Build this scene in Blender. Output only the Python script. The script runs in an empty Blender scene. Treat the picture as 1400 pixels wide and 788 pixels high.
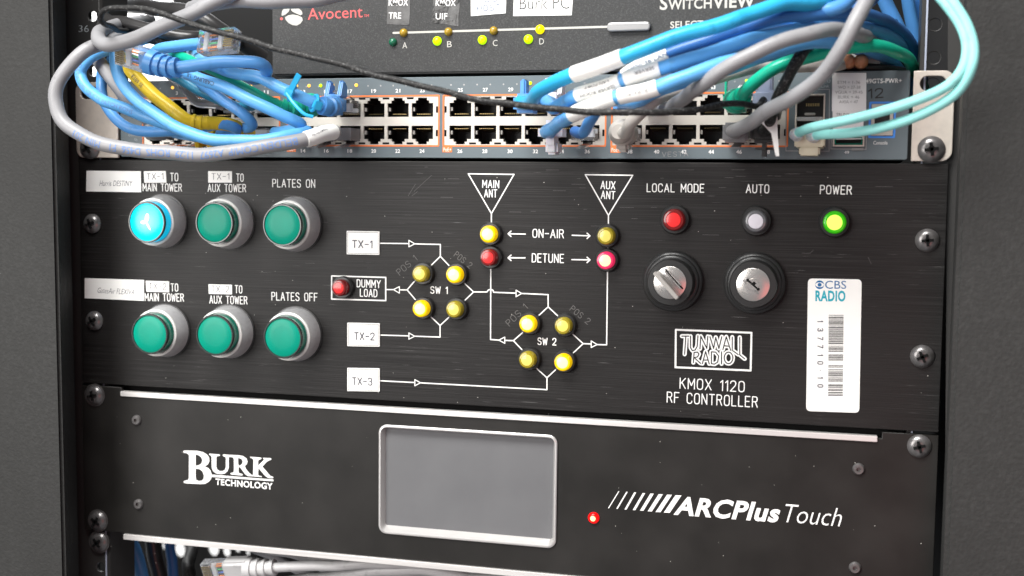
import bpy, bmesh, math, random
from mathutils import Vector, Matrix
random.seed(7)
S = 0.001                      # everything below is measured in millimetres
COL = bpy.context.scene.collection

# ------------------------------------------------------------------ camera
sc = bpy.context.scene
F, CX, CY, CZ, YAW, PIT, ROL = 1703.41, 196.55, -641.06, -15.86, -0.265, -0.078, 0.011
FW = Vector((math.sin(YAW)*math.cos(PIT), math.cos(YAW)*math.cos(PIT), math.sin(PIT)))
R0 = FW.cross(Vector((0, 0, 1))).normalized(); U0 = R0.cross(FW)
RR = R0*math.cos(ROL)+U0*math.sin(ROL); UU = -R0*math.sin(ROL)+U0*math.cos(ROL)
CP = Vector((CX, CY, CZ))
cam = bpy.data.objects.new('camera', bpy.data.cameras.new('camera')); COL.objects.link(cam)
cam.matrix_world = Matrix(((RR.x, UU.x, -FW.x, CX*S), (RR.y, UU.y, -FW.y, CY*S), (RR.z, UU.z, -FW.z, CZ*S), (0, 0, 0, 1)))
cam.data.sensor_width = 36; cam.data.lens = F/1400*36
cam.data.clip_start = 0.01; cam.data.clip_end = 50
cam.data.dof.use_dof = True; cam.data.dof.focus_distance = 0.665; cam.data.dof.aperture_fstop = 9
sc.camera = cam

# ------------------------------------------------------------------ light
w = bpy.data.worlds.new('World'); sc.world = w; w.use_nodes = True
bg = w.node_tree.nodes['Background']; bg.inputs[0].default_value = (0.93, 0.96, 1.0, 1); bg.inputs[1].default_value = 0.29
sc.view_settings.view_transform = 'Standard'; sc.view_settings.look = 'None'
sc.view_settings.exposure = 0.0; sc.view_settings.gamma = 1.0

def area(name, loc, target, size, power, color=(1, 1, 1), sy=None):
    l = bpy.data.lights.new(name, 'AREA'); l.energy = power; l.color = color
    l.shape = 'RECTANGLE'; l.size = size; l.size_y = sy or size
    o = bpy.data.objects.new(name, l); COL.objects.link(o)
    o.location = Vector(loc)*S
    o.rotation_euler = (Vector(target)-Vector(loc)).to_track_quat('-Z', 'Y').to_euler()
    return o
area('ceiling_light', (-250, -900, 1150), (0, 0, -60), 0.9, 46, (1, 0.985, 0.96), 0.6)
area('front_fill_light', (-900, -1500, 250), (0, 0, -60), 1.0, 25, (1, 0.97, 0.94))  # added fill from the front left, softens the shadows
area('red_reflection_light', (500, -900, -330), (250, 0, -130), 0.42, 0.75, (1, 0.13, 0.11), 0.5)  # added lamp, stands in for red clothing mirrored in the panels
area('rear_room_light', (-500, 650, 500), (-400, 1000, 0), 0.6, 30, (1, 1, 1))

# ------------------------------------------------------------------ picture point -> place point, at a real depth
def at(u, v, Y=0.0):
    d = FW+RR*((u-700)/F)-UU*((v-394)/F)
    t = (Y-CY)/d.y
    return Vector((CX+t*d.x, Y, CZ+t*d.z))
def a2(u, v, Y=0.0):
    p = at(u, v, Y); return (p.x, p.z)
def mmpx(p):                   # pixels per millimetre at a place point
    return F/((p-CP).dot(FW))

# ------------------------------------------------------------------ materials
def mat(name, color, rough=0.5, metal=0.0, spec=0.5, noise=None, bump=None, emit=None, trans=0.0, ior=1.45, coat=0.0, alpha=1.0, sss=0.0):
    m = bpy.data.materials.new(name); m.use_nodes = True
    nt = m.node_tree; b = nt.nodes['Principled BSDF']
    b.inputs['Base Color'].default_value = (*color, 1); b.inputs['Roughness'].default_value = rough
    b.inputs['Metallic'].default_value = metal; b.inputs['Specular IOR Level'].default_value = spec
    b.inputs['IOR'].default_value = ior; b.inputs['Transmission Weight'].default_value = trans
    b.inputs['Coat Weight'].default_value = coat; b.inputs['Alpha'].default_value = alpha
    if sss:
        b.inputs['Subsurface Weight'].default_value = sss; b.inputs['Subsurface Scale'].default_value = 0.002
    if emit:
        b.inputs['Emission Color'].default_value = (*emit[0], 1); b.inputs['Emission Strength'].default_value = emit[1]
    tc = nt.nodes.new('ShaderNodeTexCoord')
    def mapped(sc3):
        mp = nt.nodes.new('ShaderNodeMapping'); mp.inputs['Scale'].default_value = sc3
        nt.links.new(tc.outputs['Object'], mp.inputs[0]); return mp
    if noise:                  # (scale xyz, second colour, low, high)
        for (s3, c2, lo, hi, det) in noise:
            mp = mapped(s3); n = nt.nodes.new('ShaderNodeTexNoise'); n.inputs['Scale'].default_value = 1; n.inputs['Detail'].default_value = det
            nt.links.new(mp.outputs[0], n.inputs['Vector'])
            rp = nt.nodes.new('ShaderNodeValToRGB'); rp.color_ramp.elements[0].position = lo; rp.color_ramp.elements[1].position = hi
            nt.links.new(n.outputs['Fac'], rp.inputs[0])
            mx = nt.nodes.new('ShaderNodeMix'); mx.data_type = 'RGBA'
            src = b.inputs['Base Color']
            if src.is_linked:
                nt.links.new(src.links[0].from_socket, mx.inputs[6])
            else:
                mx.inputs[6].default_value = (*color, 1)
            mx.inputs[7].default_value = (*c2, 1)
            nt.links.new(rp.outputs[0], mx.inputs[0]); nt.links.new(mx.outputs[2], src)
    if bump:                   # (scale xyz, strength, distance)
        s3, st, di = bump
        mp = mapped(s3); n = nt.nodes.new('ShaderNodeTexNoise'); n.inputs['Scale'].default_value = 1; n.inputs['Detail'].default_value = 3
        nt.links.new(mp.outputs[0], n.inputs['Vector'])
        bp = nt.nodes.new('ShaderNodeBump'); bp.inputs['Strength'].default_value = st; bp.inputs['Distance'].default_value = di
        nt.links.new(n.outputs['Fac'], bp.inputs['Height']); nt.links.new(bp.outputs[0], b.inputs['Normal'])
    return m

M = {}
M['panel'] = mat('brushed_black', (0.007, 0.0062, 0.006), 0.44, 0.0, 0.32,
    noise=[((14, 1, 2600), (0.032, 0.031, 0.030), 0.45, 0.80, 3), ((45, 1, 3400), (0.36, 0.36, 0.35), 0.70, 0.82, 2), ((9, 1, 14), (0.016, 0.015, 0.0145), 0.4, 0.8, 3)],
    bump=((40, 200, 2600), 0.35, 0.0002))
M['satin'] = mat('satin_black', (0.013, 0.0122, 0.0112), 0.38, 0.0, 0.34,
    noise=[((30, 30, 30), (0.024, 0.0225, 0.021), 0.35, 0.75, 4)], bump=((1800, 1800, 1800), 0.12, 0.0001))
M['powder'] = mat('powder_coat_grey', (0.031, 0.031, 0.030), 0.66, 0.0, 0.3, noise=[((420, 420, 420), (0.041, 0.041, 0.040), 0.45, 0.8, 3), ((14, 14, 7), (0.026, 0.026, 0.025), 0.4, 0.7, 5)], bump=((550, 550, 550), 0.5, 0.0006))
M['powder_dark'] = mat('powder_coat_black', (0.014, 0.014, 0.015), 0.6, bump=((600, 600, 600), 0.4, 0.0004))
M['rail'] = mat('black_steel', (0.040, 0.039, 0.038), 0.38, noise=[((60, 60, 60), (0.046, 0.044, 0.042), 0.4, 0.8, 4)])
M['edge'] = mat('pale_steel_edge', (0.40, 0.44, 0.54), 0.4, 0.0)
M['black'] = mat('matt_black', (0.006, 0.006, 0.006), 0.8, spec=0.2)
M['kvm'] = mat('textured_charcoal', (0.035, 0.036, 0.036), 0.55, 0.0, 0.4, noise=[((1500, 1500, 1500), (0.068, 0.068, 0.068), 0.5, 0.75, 2), ((1700, 1700, 1700), (0.015, 0.015, 0.015), 0.6, 0.78, 2)], bump=((1300, 1300, 1300), 0.5, 0.0003))
M['switch'] = mat('slate_paint', (0.105, 0.135, 0.150), 0.42, noise=[((8, 8, 60), (0.125, 0.155, 0.170), 0.35, 0.7, 3)], bump=((1500, 1500, 1500), 0.1, 0.0001))
M['ear'] = mat('nickel_plate', (0.64, 0.575, 0.505), 0.42, 0.3, noise=[((260, 260, 260), (0.58, 0.525, 0.465), 0.4, 0.7, 4)], bump=((900, 900, 900), 0.15, 0.0002))
M['jack'] = mat('beige_jack_shell', (0.52, 0.49, 0.44), 0.38, 0.3)
M['orange'] = mat('orange_outline', (0.80, 0.20, 0.05), 0.5)
M['blueline'] = mat('blue_outline', (0.06, 0.25, 0.75), 0.5)
M['cavity'] = mat('black_plastic', (0.012, 0.011, 0.010), 0.45)
M['gold'] = mat('gold_contact', (0.50, 0.37, 0.17), 0.3, 1.0)
M['tab'] = mat('grey_jack_tab', (0.35, 0.34, 0.31), 0.4, 0.4)
M['white'] = mat('white_ink', (0.86, 0.86, 0.84), 0.6)
M['offwhite'] = mat('pale_grey_ink', (0.50, 0.49, 0.45), 0.6)
M['dimwhite'] = mat('grey_ink', (0.42, 0.46, 0.48), 0.6)
M['pencil'] = mat('pencil_mark', (0.10, 0.097, 0.094), 0.5)
M['label'] = mat('white_label', (0.88, 0.88, 0.85), 0.42, noise=[((90, 90, 90), (0.84, 0.84, 0.81), 0.4, 0.8, 3)])
M['paper'] = mat('white_paper', (0.90, 0.90, 0.90), 0.6)
M['greyink'] = mat('faded_ink', (0.20, 0.20, 0.20), 0.6)
M['darkink'] = mat('dark_ink', (0.045, 0.045, 0.07), 0.6)
M['blackink'] = mat('black_ink', (0.02, 0.02, 0.02), 0.5)
M['blueink'] = mat('blue_ink', (0.13, 0.24, 0.52), 0.5)
M['navy'] = mat('navy_ink', (0.015, 0.06, 0.16), 0.5)
M['cbsblue'] = mat('deep_blue_print', (0.01, 0.13, 0.33), 0.45)
M['teal'] = mat('teal_print', (0.0, 0.36, 0.46), 0.45)
M['red_print'] = mat('coral_print', (0.70, 0.10, 0.10), 0.5)
M['alu'] = mat('brushed_aluminium', (0.80, 0.78, 0.76), 0.36, 0.5, noise=[((12, 700, 700), (0.70, 0.68, 0.66), 0.4, 0.7, 2)], bump=((30, 900, 900), 0.1, 0.0002))
M['bezel_alu'] = mat('bezel_aluminium', (0.66, 0.645, 0.63), 0.34, 0.6, bump=((300, 300, 300), 0.15, 0.0002))
M['screen'] = mat('lcd_reflection_grey', (0.13, 0.132, 0.137), 0.30, spec=0.45, noise=[((35, 35, 35), (0.15, 0.152, 0.157), 0.35, 0.75, 4)])  # the grey stands in for a bright reflection on the glass
M['collar'] = mat('cast_grey_metal', (0.46, 0.46, 0.465), 0.42, 0.2, noise=[((500, 500, 500), (0.41, 0.41, 0.415), 0.4, 0.7, 3)])
M['rim'] = mat('white_rim', (0.80, 0.80, 0.77), 0.35, 0.1)
M['smoke'] = mat('smoked_rim', (0.03, 0.035, 0.034), 0.15, coat=0.5)
M['green_cap'] = mat('green_button', (0.0, 0.245, 0.165), 0.3, spec=0.25, emit=((0.0, 0.30, 0.19), 0.10), noise=[((60, 60, 60), (0.0, 0.285, 0.195), 0.35, 0.7, 2)])  # faint glow added to the unlit caps
M['green_side'] = mat('green_button_side', (0.0, 0.20, 0.13), 0.15, coat=0.4)
M['cyan_cap'] = mat('lit_cyan_button', (0.0, 0.62, 0.75), 0.25, emit=((0.0, 0.80, 1.0), 0.85))
nt_ = M['cyan_cap'].node_tree; b_ = nt_.nodes['Principled BSDF']   # the bulb shows through the middle of the cap
tc_ = nt_.nodes.new('ShaderNodeTexCoord'); ml_ = nt_.nodes.new('ShaderNodeVectorMath'); ml_.operation = 'MULTIPLY'; ml_.inputs[1].default_value = (1, 0, 1)
ln_ = nt_.nodes.new('ShaderNodeVectorMath'); ln_.operation = 'LENGTH'; rp_ = nt_.nodes.new('ShaderNodeMapRange'); rp_.inputs[1].default_value = 0.0; rp_.inputs[2].default_value = 0.0085
cr_ = nt_.nodes.new('ShaderNodeValToRGB'); cr_.color_ramp.elements[0].color = (0.42, 1, 1, 1); cr_.color_ramp.elements[1].color = (0, 0.70, 0.92, 1); cr_.color_ramp.interpolation = 'EASE'
nt_.links.new(tc_.outputs['Object'], ml_.inputs[0]); nt_.links.new(ml_.outputs[0], ln_.inputs[0]); nt_.links.new(ln_.outputs['Value'], rp_.inputs[0]); nt_.links.new(rp_.outputs[0], cr_.inputs[0]); nt_.links.new(cr_.outputs[0], b_.inputs['Emission Color'])
M['cyan_core'] = mat('lit_cyan_core', (0.7, 0.95, 1.0), 0.3, emit=((0.75, 1.0, 1.0), 1.3))
M['cyan_side'] = mat('lit_cyan_side', (0.0, 0.45, 0.65), 0.2, emit=((0.0, 0.55, 0.85), 0.55))
M['blk_ring'] = mat('black_lamp_collar', (0.022, 0.022, 0.022), 0.34, coat=0.15)
def lampmats(k, rim, core, on):
    e = 0.8 if on else 0.10  # unlit lenses get a faint added glow as well
    M[k+'_rim'] = mat(k+'_lens', tuple(c*.7 for c in rim), 0.15, emit=(rim, e*0.75), coat=0.5)
    M[k+'_core'] = mat(k+'_lens_centre', core, 0.22, emit=(core, e*1.1), coat=0.4)
lampmats('amber_on', (1.0, 0.62, 0.0), (1.0, 0.90, 0.30), True)
lampmats('amber_off', (0.42, 0.33, 0.02), (0.76, 0.64, 0.13), False)
lampmats('red_off', (0.26, 0.015, 0.015), (0.80, 0.03, 0.03), False)
lampmats('red_on', (0.95, 0.03, 0.13), (1.0, 0.60, 0.32), True)
lampmats('clear_off', (0.16, 0.16, 0.17), (0.60, 0.58, 0.63), False)
lampmats('green_on', (0.03, 0.42, 0.0), (0.68, 1.0, 0.12), True)
M['led_green_on'] = mat('lit_green_led', (0.5, 0.9, 0.0), 0.2, emit=((0.55, 1.0, 0.0), 0.9))
M['led_yellow_on'] = mat('lit_yellow_led', (0.95, 0.8, 0.0), 0.2, emit=((1.0, 0.82, 0.0), 0.9))
M['led_green_off'] = mat('dark_green_led', (0.01, 0.12, 0.06), 0.15, coat=0.5)
M['led_amber_off'] = mat('dark_amber_led', (0.38, 0.24, 0.02), 0.15, coat=0.5)
M['led_orange_on'] = mat('lit_orange_led', (1.0, 0.5, 0.05), 0.2, emit=((1.0, 0.52, 0.06), 1.2))
M['led_red_rim'] = mat('lit_red_led', (0.8, 0.0, 0.0), 0.2, emit=((1.0, 0.01, 0.01), 0.7))
M['led_red_core'] = mat('lit_red_led_core', (1, 0.7, 0.3), 0.2, emit=((1.0, 0.62, 0.25), 1.3))
M['screw'] = mat('gunmetal_screw', (0.21, 0.20, 0.20), 0.28, 0.6, noise=[((300, 300, 300), (0.13, 0.125, 0.12), 0.4, 0.7, 3)])
M['nickel'] = mat('nickel_key', (0.50, 0.48, 0.45), 0.32, 0.6)
M['steel'] = mat('polished_steel', (0.60, 0.58, 0.56), 0.26, 0.85, noise=[((180, 180, 180), (0.60, 0.57, 0.54), 0.4, 0.6, 3)])
M['silver'] = mat('silver_plastic', (0.34, 0.34, 0.34), 0.35, 0.5)
def cable_mat(k, c, rough=0.36, c2=None):
    c2 = c2 or tuple(x*0.86 for x in c)
    M[k] = mat(k, c, rough, spec=0.5, noise=[((45, 45, 45), c2, 0.35, 0.75, 3), ((160, 160, 160), tuple(x*0.6 for x in c), 0.60, 0.80, 4)], bump=((260, 260, 260), 0.22, 0.0004))
cable_mat('sky_blue_jacket', (0.12, 0.41, 0.80))
cable_mat('cyan_blue_jacket', (0.03, 0.42, 0.74))
cable_mat('mid_blue_jacket', (0.09, 0.30, 0.66))
cable_mat('deep_blue_jacket', (0.04, 0.16, 0.44))
cable_mat('teal_blue_jacket', (0.03, 0.25, 0.42))
cable_mat('grey_jacket', (0.28, 0.28, 0.29), 0.42)
cable_mat('beige_jacket', (0.48, 0.45, 0.41), 0.42)
cable_mat('white_jacket', (0.50, 0.50, 0.50), 0.42)
cable_mat('green_jacket', (0.01, 0.50, 0.31), 0.3)
cable_mat('yellow_jacket', (0.72, 0.50, 0.02), 0.35)
cable_mat('black_jacket', (0.028, 0.027, 0.027), 0.3)
cable_mat('aqua_jacket', (0.33, 0.80, 0.76), 0.42)
M['black_grey_jacket'] = mat('braided_black_jacket', (0.016, 0.016, 0.016), 0.5, spec=0.3, noise=[((900, 900, 900), (0.10, 0.10, 0.098), 0.55, 0.72, 1)], bump=((1100, 1100, 1100), 0.4, 0.0004))
M['clear'] = mat('clear_plastic', (0.97, 0.98, 0.99), 0.06, trans=0.92, ior=1.22, spec=0.9)
M['frosted'] = mat('frosted_plastic', (0.85, 0.88, 0.92), 0.3, trans=0.35, ior=1.3)
M['smoky'] = mat('smoky_clear_plastic', (0.40, 0.40, 0.41), 0.2, trans=0.55, ior=1.3)
M['milky'] = mat('milky_boot', (0.66, 0.66, 0.70), 0.4, sss=0.3)
M['ice'] = mat('pale_blue_boot', (0.42, 0.47, 0.62), 0.35)
M['ivory'] = mat('ivory_connector', (0.70, 0.66, 0.50), 0.4)
M['tape'] = mat('glossy_black_tape', (0.018, 0.018, 0.018), 0.16, noise=[((120, 120, 120), (0.08, 0.08, 0.08), 0.5, 0.75, 4)], bump=((180, 180, 180), 0.35, 0.001))
M['wall'] = mat('white_wall_paint', (0.85, 0.85, 0.84), 0.8)
M['skin'] = mat('orange_bottle', (0.55, 0.24, 0.12), 0.4)
M['wire_o'] = mat('orange_wire', (0.8, 0.25, 0.05), 0.4)
M['wire_g'] = mat('green_wire', (0.05, 0.45, 0.15), 0.4)
M['wire_b'] = mat('blue_wire', (0.08, 0.2, 0.7), 0.4)

# ------------------------------------------------------------------ objects
BASE = {}                      # world position (mm) of every parent's origin
def base(o):
    return BASE.get(o.name, Vector((0, 0, 0))) if o else Vector((0, 0, 0))
def thing(name, label, cat, loc, group=None):
    o = bpy.data.objects.new(name, None); COL.objects.link(o)
    o.empty_display_size = 0.02
    o.location = Vector(loc)*S; BASE[o.name] = Vector(loc)
    o['label'] = label; o['category'] = cat
    if group: o['group'] = group
    return o
def mk(name, V, Fc, m, parent=None, smooth=False, label=None, bevel=0, seg=2):
    """one mesh object from place-space vertices in mm"""
    b0 = base(parent)
    me = bpy.data.meshes.new(name)
    me.from_pydata([tuple((Vector(v)-b0)*S) for v in V], [], Fc); me.validate(); me.update()
    return fin(name, me, m, parent, smooth, label, bevel, seg)
def fin(name, me, m, parent=None, smooth=False, label=None, bevel=0, seg=2, origin=None):
    me.materials.clear(); me.materials.append(M[m] if isinstance(m, str) else m)
    bm = bmesh.new(); bm.from_mesh(me)
    if bevel:
        bmesh.ops.bevel(bm, geom=[e for e in bm.edges if len(e.link_faces) == 2 and e.calc_face_angle(0) > 0.6], offset=bevel*S, segments=seg, affect='EDGES', clamp_overlap=True)
    bmesh.ops.recalc_face_normals(bm, faces=bm.faces); bm.to_mesh(me); bm.free()
    if smooth:
        me.polygons.foreach_set('use_smooth', [True]*len(me.polygons))
        try: me.set_sharp_from_angle(angle=math.radians(38))
        except Exception: pass
    o = bpy.data.objects.new(name, me); COL.objects.link(o)
    if parent:
        o.parent = parent
    elif origin is not None:
        o.location = Vector(origin)*S
    BASE[o.name] = base(parent)
    if label: o['label'] = label
    return o
def inst(src, parent, pos, name=None, m=None, label=None):
    """a copy of a part, its sub-parts too, moved so that its origin sits at pos"""
    c = src.copy(); COL.objects.link(c); c.parent = parent
    c.location = (Vector(pos)-base(parent))*S; BASE[c.name] = Vector(pos)
    if label: c['label'] = label
    for g in src.children:
        d = g.copy(); COL.objects.link(d); d.parent = c
    return c

def boxm(x0, x1, y0, y1, z0, z1):
    V = [(x0, y0, z0), (x1, y0, z0), (x1, y1, z0), (x0, y1, z0), (x0, y0, z1), (x1, y0, z1), (x1, y1, z1), (x0, y1, z1)]
    return V, [(0, 1, 2, 3), (4, 7, 6, 5), (0, 4, 5, 1), (1, 5, 6, 2), (2, 6, 7, 3), (3, 7, 4, 0)]
def join(parts):
    V, Fc = [], []
    for v, f in parts:
        n = len(V); V += list(v); Fc += [tuple(i+n for i in q) for q in f]
    return V, Fc
def box(name, x0, x1, y0, y1, z0, z1, m, parent=None, bevel=0.3, label=None):
    V, f = boxm(x0, x1, y0, y1, z0, z1); return mk(name, V, f, m, parent, False, label, bevel)

def curve_mesh(cu):
    ob = bpy.data.objects.new('tmp', cu); me = bpy.data.meshes.new_from_object(ob)
    bpy.data.objects.remove(ob); return me
def plate(name, polys, yf, t, m, parent=None, bevel=0.0, label=None, smooth=False):
    """flat sheet, outline and holes given as (x, z) loops; front face at yf"""
    cu = bpy.data.curves.new('t', 'CURVE'); cu.dimensions = '2D'; cu.fill_mode = 'BOTH'
    cu.extrude = max(t/2-bevel, 0.0005); cu.bevel_depth = bevel; cu.offset = -bevel; cu.bevel_resolution = 1
    for pl in polys:
        sp = cu.splines.new('POLY'); sp.points.add(len(pl)-1); sp.use_cyclic_u = True
        for i, p in enumerate(pl): sp.points[i].co = (p[0], p[1], 0, 1)
    me = curve_mesh(cu); bpy.data.curves.remove(cu); b0 = base(parent); ym = yf+t/2
    for v in me.vertices:
        x, y, z = v.co; v.co = (Vector((x, ym-z, y))-b0)*S
    return fin(name, me, m, parent, smooth, label)
def rrect(x0, z0, x1, z1, r, n=5):
    P = []
    for cx, cz, a0 in ((x1-r, z1-r, 0), (x0+r, z1-r, 90), (x0+r, z0+r, 180), (x1-r, z0+r, 270)):
        for i in range(n+1):
            a = math.radians(a0+90*i/n); P.append((cx+r*math.cos(a), cz+r*math.sin(a)))
    return P
def circ(x, z, r, n=20, rz=None):
    return [(x+r*math.cos(2*math.pi*i/n), z+(rz or r)*math.sin(2*math.pi*i/n)) for i in range(n)]
def rquad(pts, r, n=4):
    """round the corners of a quad of (x, z) points"""
    P = []
    for i in range(len(pts)):
        a, b, c = Vector(pts[i-1]), Vector(pts[i]), Vector(pts[(i+1) % len(pts)])
        p = b+(a-b).normalized()*r; q = b+(c-b).normalized()*r
        for k in range(n+1):
            t = k/n; P.append(tuple(p*(1-t)**2+b*2*t*(1-t)+q*t*t))
    return P

def lathe(prof, n=32):
    """profile of (radius, y) about the y axis, local mm; negative y comes towards the room"""
    V = []; Fc = []
    for r, y in prof:
        for i in range(n):
            a = 2*math.pi*i/n; V.append((r*math.cos(a), y, r*math.sin(a)))
    for j in range(len(prof)-1):
        for i in range(n):
            k = (i+1) % n; Fc.append((j*n+i, j*n+k, (j+1)*n+k, (j+1)*n+i))
    if prof[-1][0] > 0: Fc.append(tuple((len(prof)-1)*n+i for i in range(n)))
    return V, Fc
def localpart(name, V, Fc, m, parent, pos, smooth=True, bevel=0):
    """part whose own origin is at pos; V in local mm"""
    me = bpy.data.meshes.new(name); me.from_pydata([tuple(Vector(v)*S) for v in V], [], Fc); me.update()
    o = fin(name, me, m, None, smooth, None, bevel)
    o.parent = parent; o.location = (Vector(pos)-base(parent))*S; BASE[o.name] = Vector(pos)
    return o

# ------------------------------------------------------------------ lettering: built-in face and an engraver's single-stroke face
CAPH = None
def text(name, s, A, B, h, m, parent, bold=0.0, shear=0.0, yo=0.0, Y=0.0, label=None, tilt=True):
    """A, B: picture points of the two ends of the baseline, h: capital height in picture pixels, on depth Y"""
    global CAPH
    def raw(txt):
        cu = bpy.data.curves.new('t', 'FONT'); cu.body = txt; cu.size = 1; cu.offset = bold; cu.space_character = 1+max(0, bold)*2.4; cu.resolution_u = 3; cu.extrude = 0.0
        me = curve_mesh(cu); bpy.data.curves.remove(cu); return me
    if CAPH is None:
        q = raw('H'); CAPH = max(v.co.y for v in q.vertices)
    me = raw(s)
    a = at(A[0], A[1], Y); b = at(B[0], B[1], Y)
    hh = h/mmpx(a.lerp(b, .5))
    place_flat(me, a, b, hh/CAPH, shear, Y-0.06+yo, parent)
    return fin(name, me, m, parent, label=label)
def place_flat(me, a, b, sy, shear, yy, parent):
    xs = [v.co.x for v in me.vertices]; x0, x1 = min(xs), max(xs)
    d = Vector((b.x-a.x, 0, b.z-a.z)); L = d.length; d.normalize(); up = Vector((-d.z, 0, d.x)); b0 = base(parent)
    for v in me.vertices:
        x = (v.co.x-x0)/(x1-x0)*L; y = v.co.y*sy
        p = Vector((a.x, 0, a.z))+d*(x+y*shear)+up*y; p.y = yy
        v.co = (p-b0)*S

G = {}
def g(ch, w_, *ls): G[ch] = (w_, ls)
O_ = [(1.2, 0), (.3, .5), (0, 1.6), (0, 4.4), (.3, 5.5), (1.2, 6), (2.4, 6), (3.3, 5.5), (3.6, 4.4), (3.6, 1.6), (3.3, .5), (2.4, 0), (1.2, 0)]
g('A', 4, [(0, 0), (2, 6), (4, 0)], [(.7, 2), (3.3, 2)])
g('B', 3.6, [(0, 0), (0, 6), (2.4, 6), (3.3, 5.5), (3.4, 4.6), (3.1, 3.5), (2.2, 3.1), (0, 3.1)], [(2.2, 3.1), (3.3, 2.6), (3.6, 1.6), (3.3, .5), (2.4, 0), (0, 0)])
g('C', 3.6, [(3.6, 1.4), (3.2, .4), (2.4, 0), (1.2, 0), (.3, .5), (0, 1.6), (0, 4.4), (.3, 5.5), (1.2, 6), (2.4, 6), (3.2, 5.6), (3.6, 4.6)])
g('D', 3.6, [(0, 0), (0, 6), (2, 6), (3.1, 5.5), (3.6, 4.2), (3.6, 1.8), (3.1, .5), (2, 0), (0, 0)])
g('E', 3.2, [(3.2, 0), (0, 0), (0, 6), (3.2, 6)], [(0, 3.1), (2.6, 3.1)])
g('F', 3.2, [(0, 0), (0, 6), (3.2, 6)], [(0, 3.1), (2.6, 3.1)])
g('H', 3.6, [(0, 0), (0, 6)], [(3.6, 0), (3.6, 6)], [(0, 3.1), (3.6, 3.1)])
g('I', 0, [(0, 0), (0, 6)])
g('K', 3.6, [(0, 0), (0, 6)], [(3.5, 6), (0, 2.4)], [(1.2, 3.6), (3.6, 0)])
g('L', 3.0, [(0, 6), (0, 0), (3.0, 0)])
g('M', 4.2, [(0, 0), (0, 6), (2.1, 2), (4.2, 6), (4.2, 0)])
g('N', 3.6, [(0, 0), (0, 6), (3.6, 0), (3.6, 6)])
g('O', 3.6, O_)
g('P', 3.4, [(0, 0), (0, 6), (2.4, 6), (3.2, 5.5), (3.4, 4.5), (3.2, 3.4), (2.4, 2.9), (0, 2.9)])
g('R', 3.6, [(0, 0), (0, 6), (2.4, 6), (3.2, 5.5), (3.4, 4.6), (3.2, 3.6), (2.4, 3.1), (0, 3.1)], [(2.0, 3.1), (3.6, 0)])
g('S', 3.6, [(0, 1), (.6, .2), (1.5, 0), (2.6, 0), (3.4, .6), (3.6, 1.6), (3.2, 2.6), (1.8, 3.1), (.5, 3.6), (.1, 4.6), (.4, 5.5), (1.3, 6), (2.4, 6), (3.1, 5.7), (3.5, 5)])
g('T', 3.6, [(1.8, 0), (1.8, 6)], [(0, 6), (3.6, 6)])
g('U', 3.6, [(0, 6), (0, 1.6), (.4, .4), (1.3, 0), (2.3, 0), (3.2, .4), (3.6, 1.6), (3.6, 6)])
g('V', 4, [(0, 6), (2, 0), (4, 6)])
g('W', 4.8, [(0, 6), (1.1, 0), (2.4, 5), (3.7, 0), (4.8, 6)])
g('X', 3.8, [(0, 0), (3.8, 6)], [(0, 6), (3.8, 0)])
g('Y', 3.8, [(0, 6), (1.9, 3), (3.8, 6)], [(1.9, 3), (1.9, 0)])
g('0', 3.6, O_)
g('1', 1.4, [(0, 4.8), (1.4, 6), (1.4, 0)])
g('2', 3.6, [(0, 4.6), (.4, 5.6), (1.3, 6), (2.4, 6), (3.3, 5.5), (3.5, 4.5), (3.1, 3.3), (0, 0), (3.6, 0)])
g('3', 3.6, [(.1, 5.2), (.8, 5.9), (1.8, 6), (2.8, 5.9), (3.4, 5), (3.2, 3.8), (2.4, 3.2), (1.4, 3.1)], [(2.4, 3.2), (3.3, 2.6), (3.6, 1.6), (3.3, .6), (2.4, 0), (1.2, 0), (.4, .4), (0, 1.1)])
g('6', 3.6, [(3.2, 5.5), (2.4, 6), (1.3, 6), (.4, 5.2), (0, 3.6), (0, 1.6), (.4, .4), (1.3, 0), (2.4, 0), (3.2, .5), (3.6, 1.7), (3.2, 3), (2.3, 3.5), (1.2, 3.4), (0, 2.4)])
g('7', 3.4, [(0, 6), (3.4, 6), (1.2, 0)])
g('-', 3.0, [(0, 3), (3.0, 3)])
g(' ', 2.4)
def strokes_mesh(lines, width, depth, yf, parent):
    """every straight piece is a round-ended bar of its own, each a hair prouder than the last"""
    V = []; Fc = []; b0 = base(parent); w2 = width/2; k = 0; nn = 5
    for ln in lines:
        for p, q in zip(ln[:-1], ln[1:]):
            p, q = Vector(p), Vector(q); d = q-p
            if d.length < 1e-5: continue
            a0 = math.atan2(d.y, d.x); y = yf-depth-0.0015*(k % 12); n0 = len(V); ring = []
            for c, st in ((q, -90), (p, 90)):
                for i in range(nn+1):
                    a = a0+math.radians(st+180*i/nn); ring.append((c.x+w2*math.cos(a), c.y+w2*math.sin(a)))
            m = len(ring)
            V += [(x, y, z) for x, z in ring]+[(x, yf, z) for x, z in ring]
            Fc.append(tuple(n0+i for i in range(m))); Fc += [(n0+i, n0+(i+1) % m, n0+m+(i+1) % m, n0+m+i) for i in range(m)]
            k += 1
    me = bpy.data.meshes.new('strokes'); me.from_pydata([tuple((Vector(v)-b0)*S) for v in V], [], Fc); me.update()
    return me
def strokes(name, lines, width, m, parent, Y=0.0, depth=0.12, label=None):
    return fin(name, strokes_mesh(lines, width, depth, Y, parent), m, parent, label=label)
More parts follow.
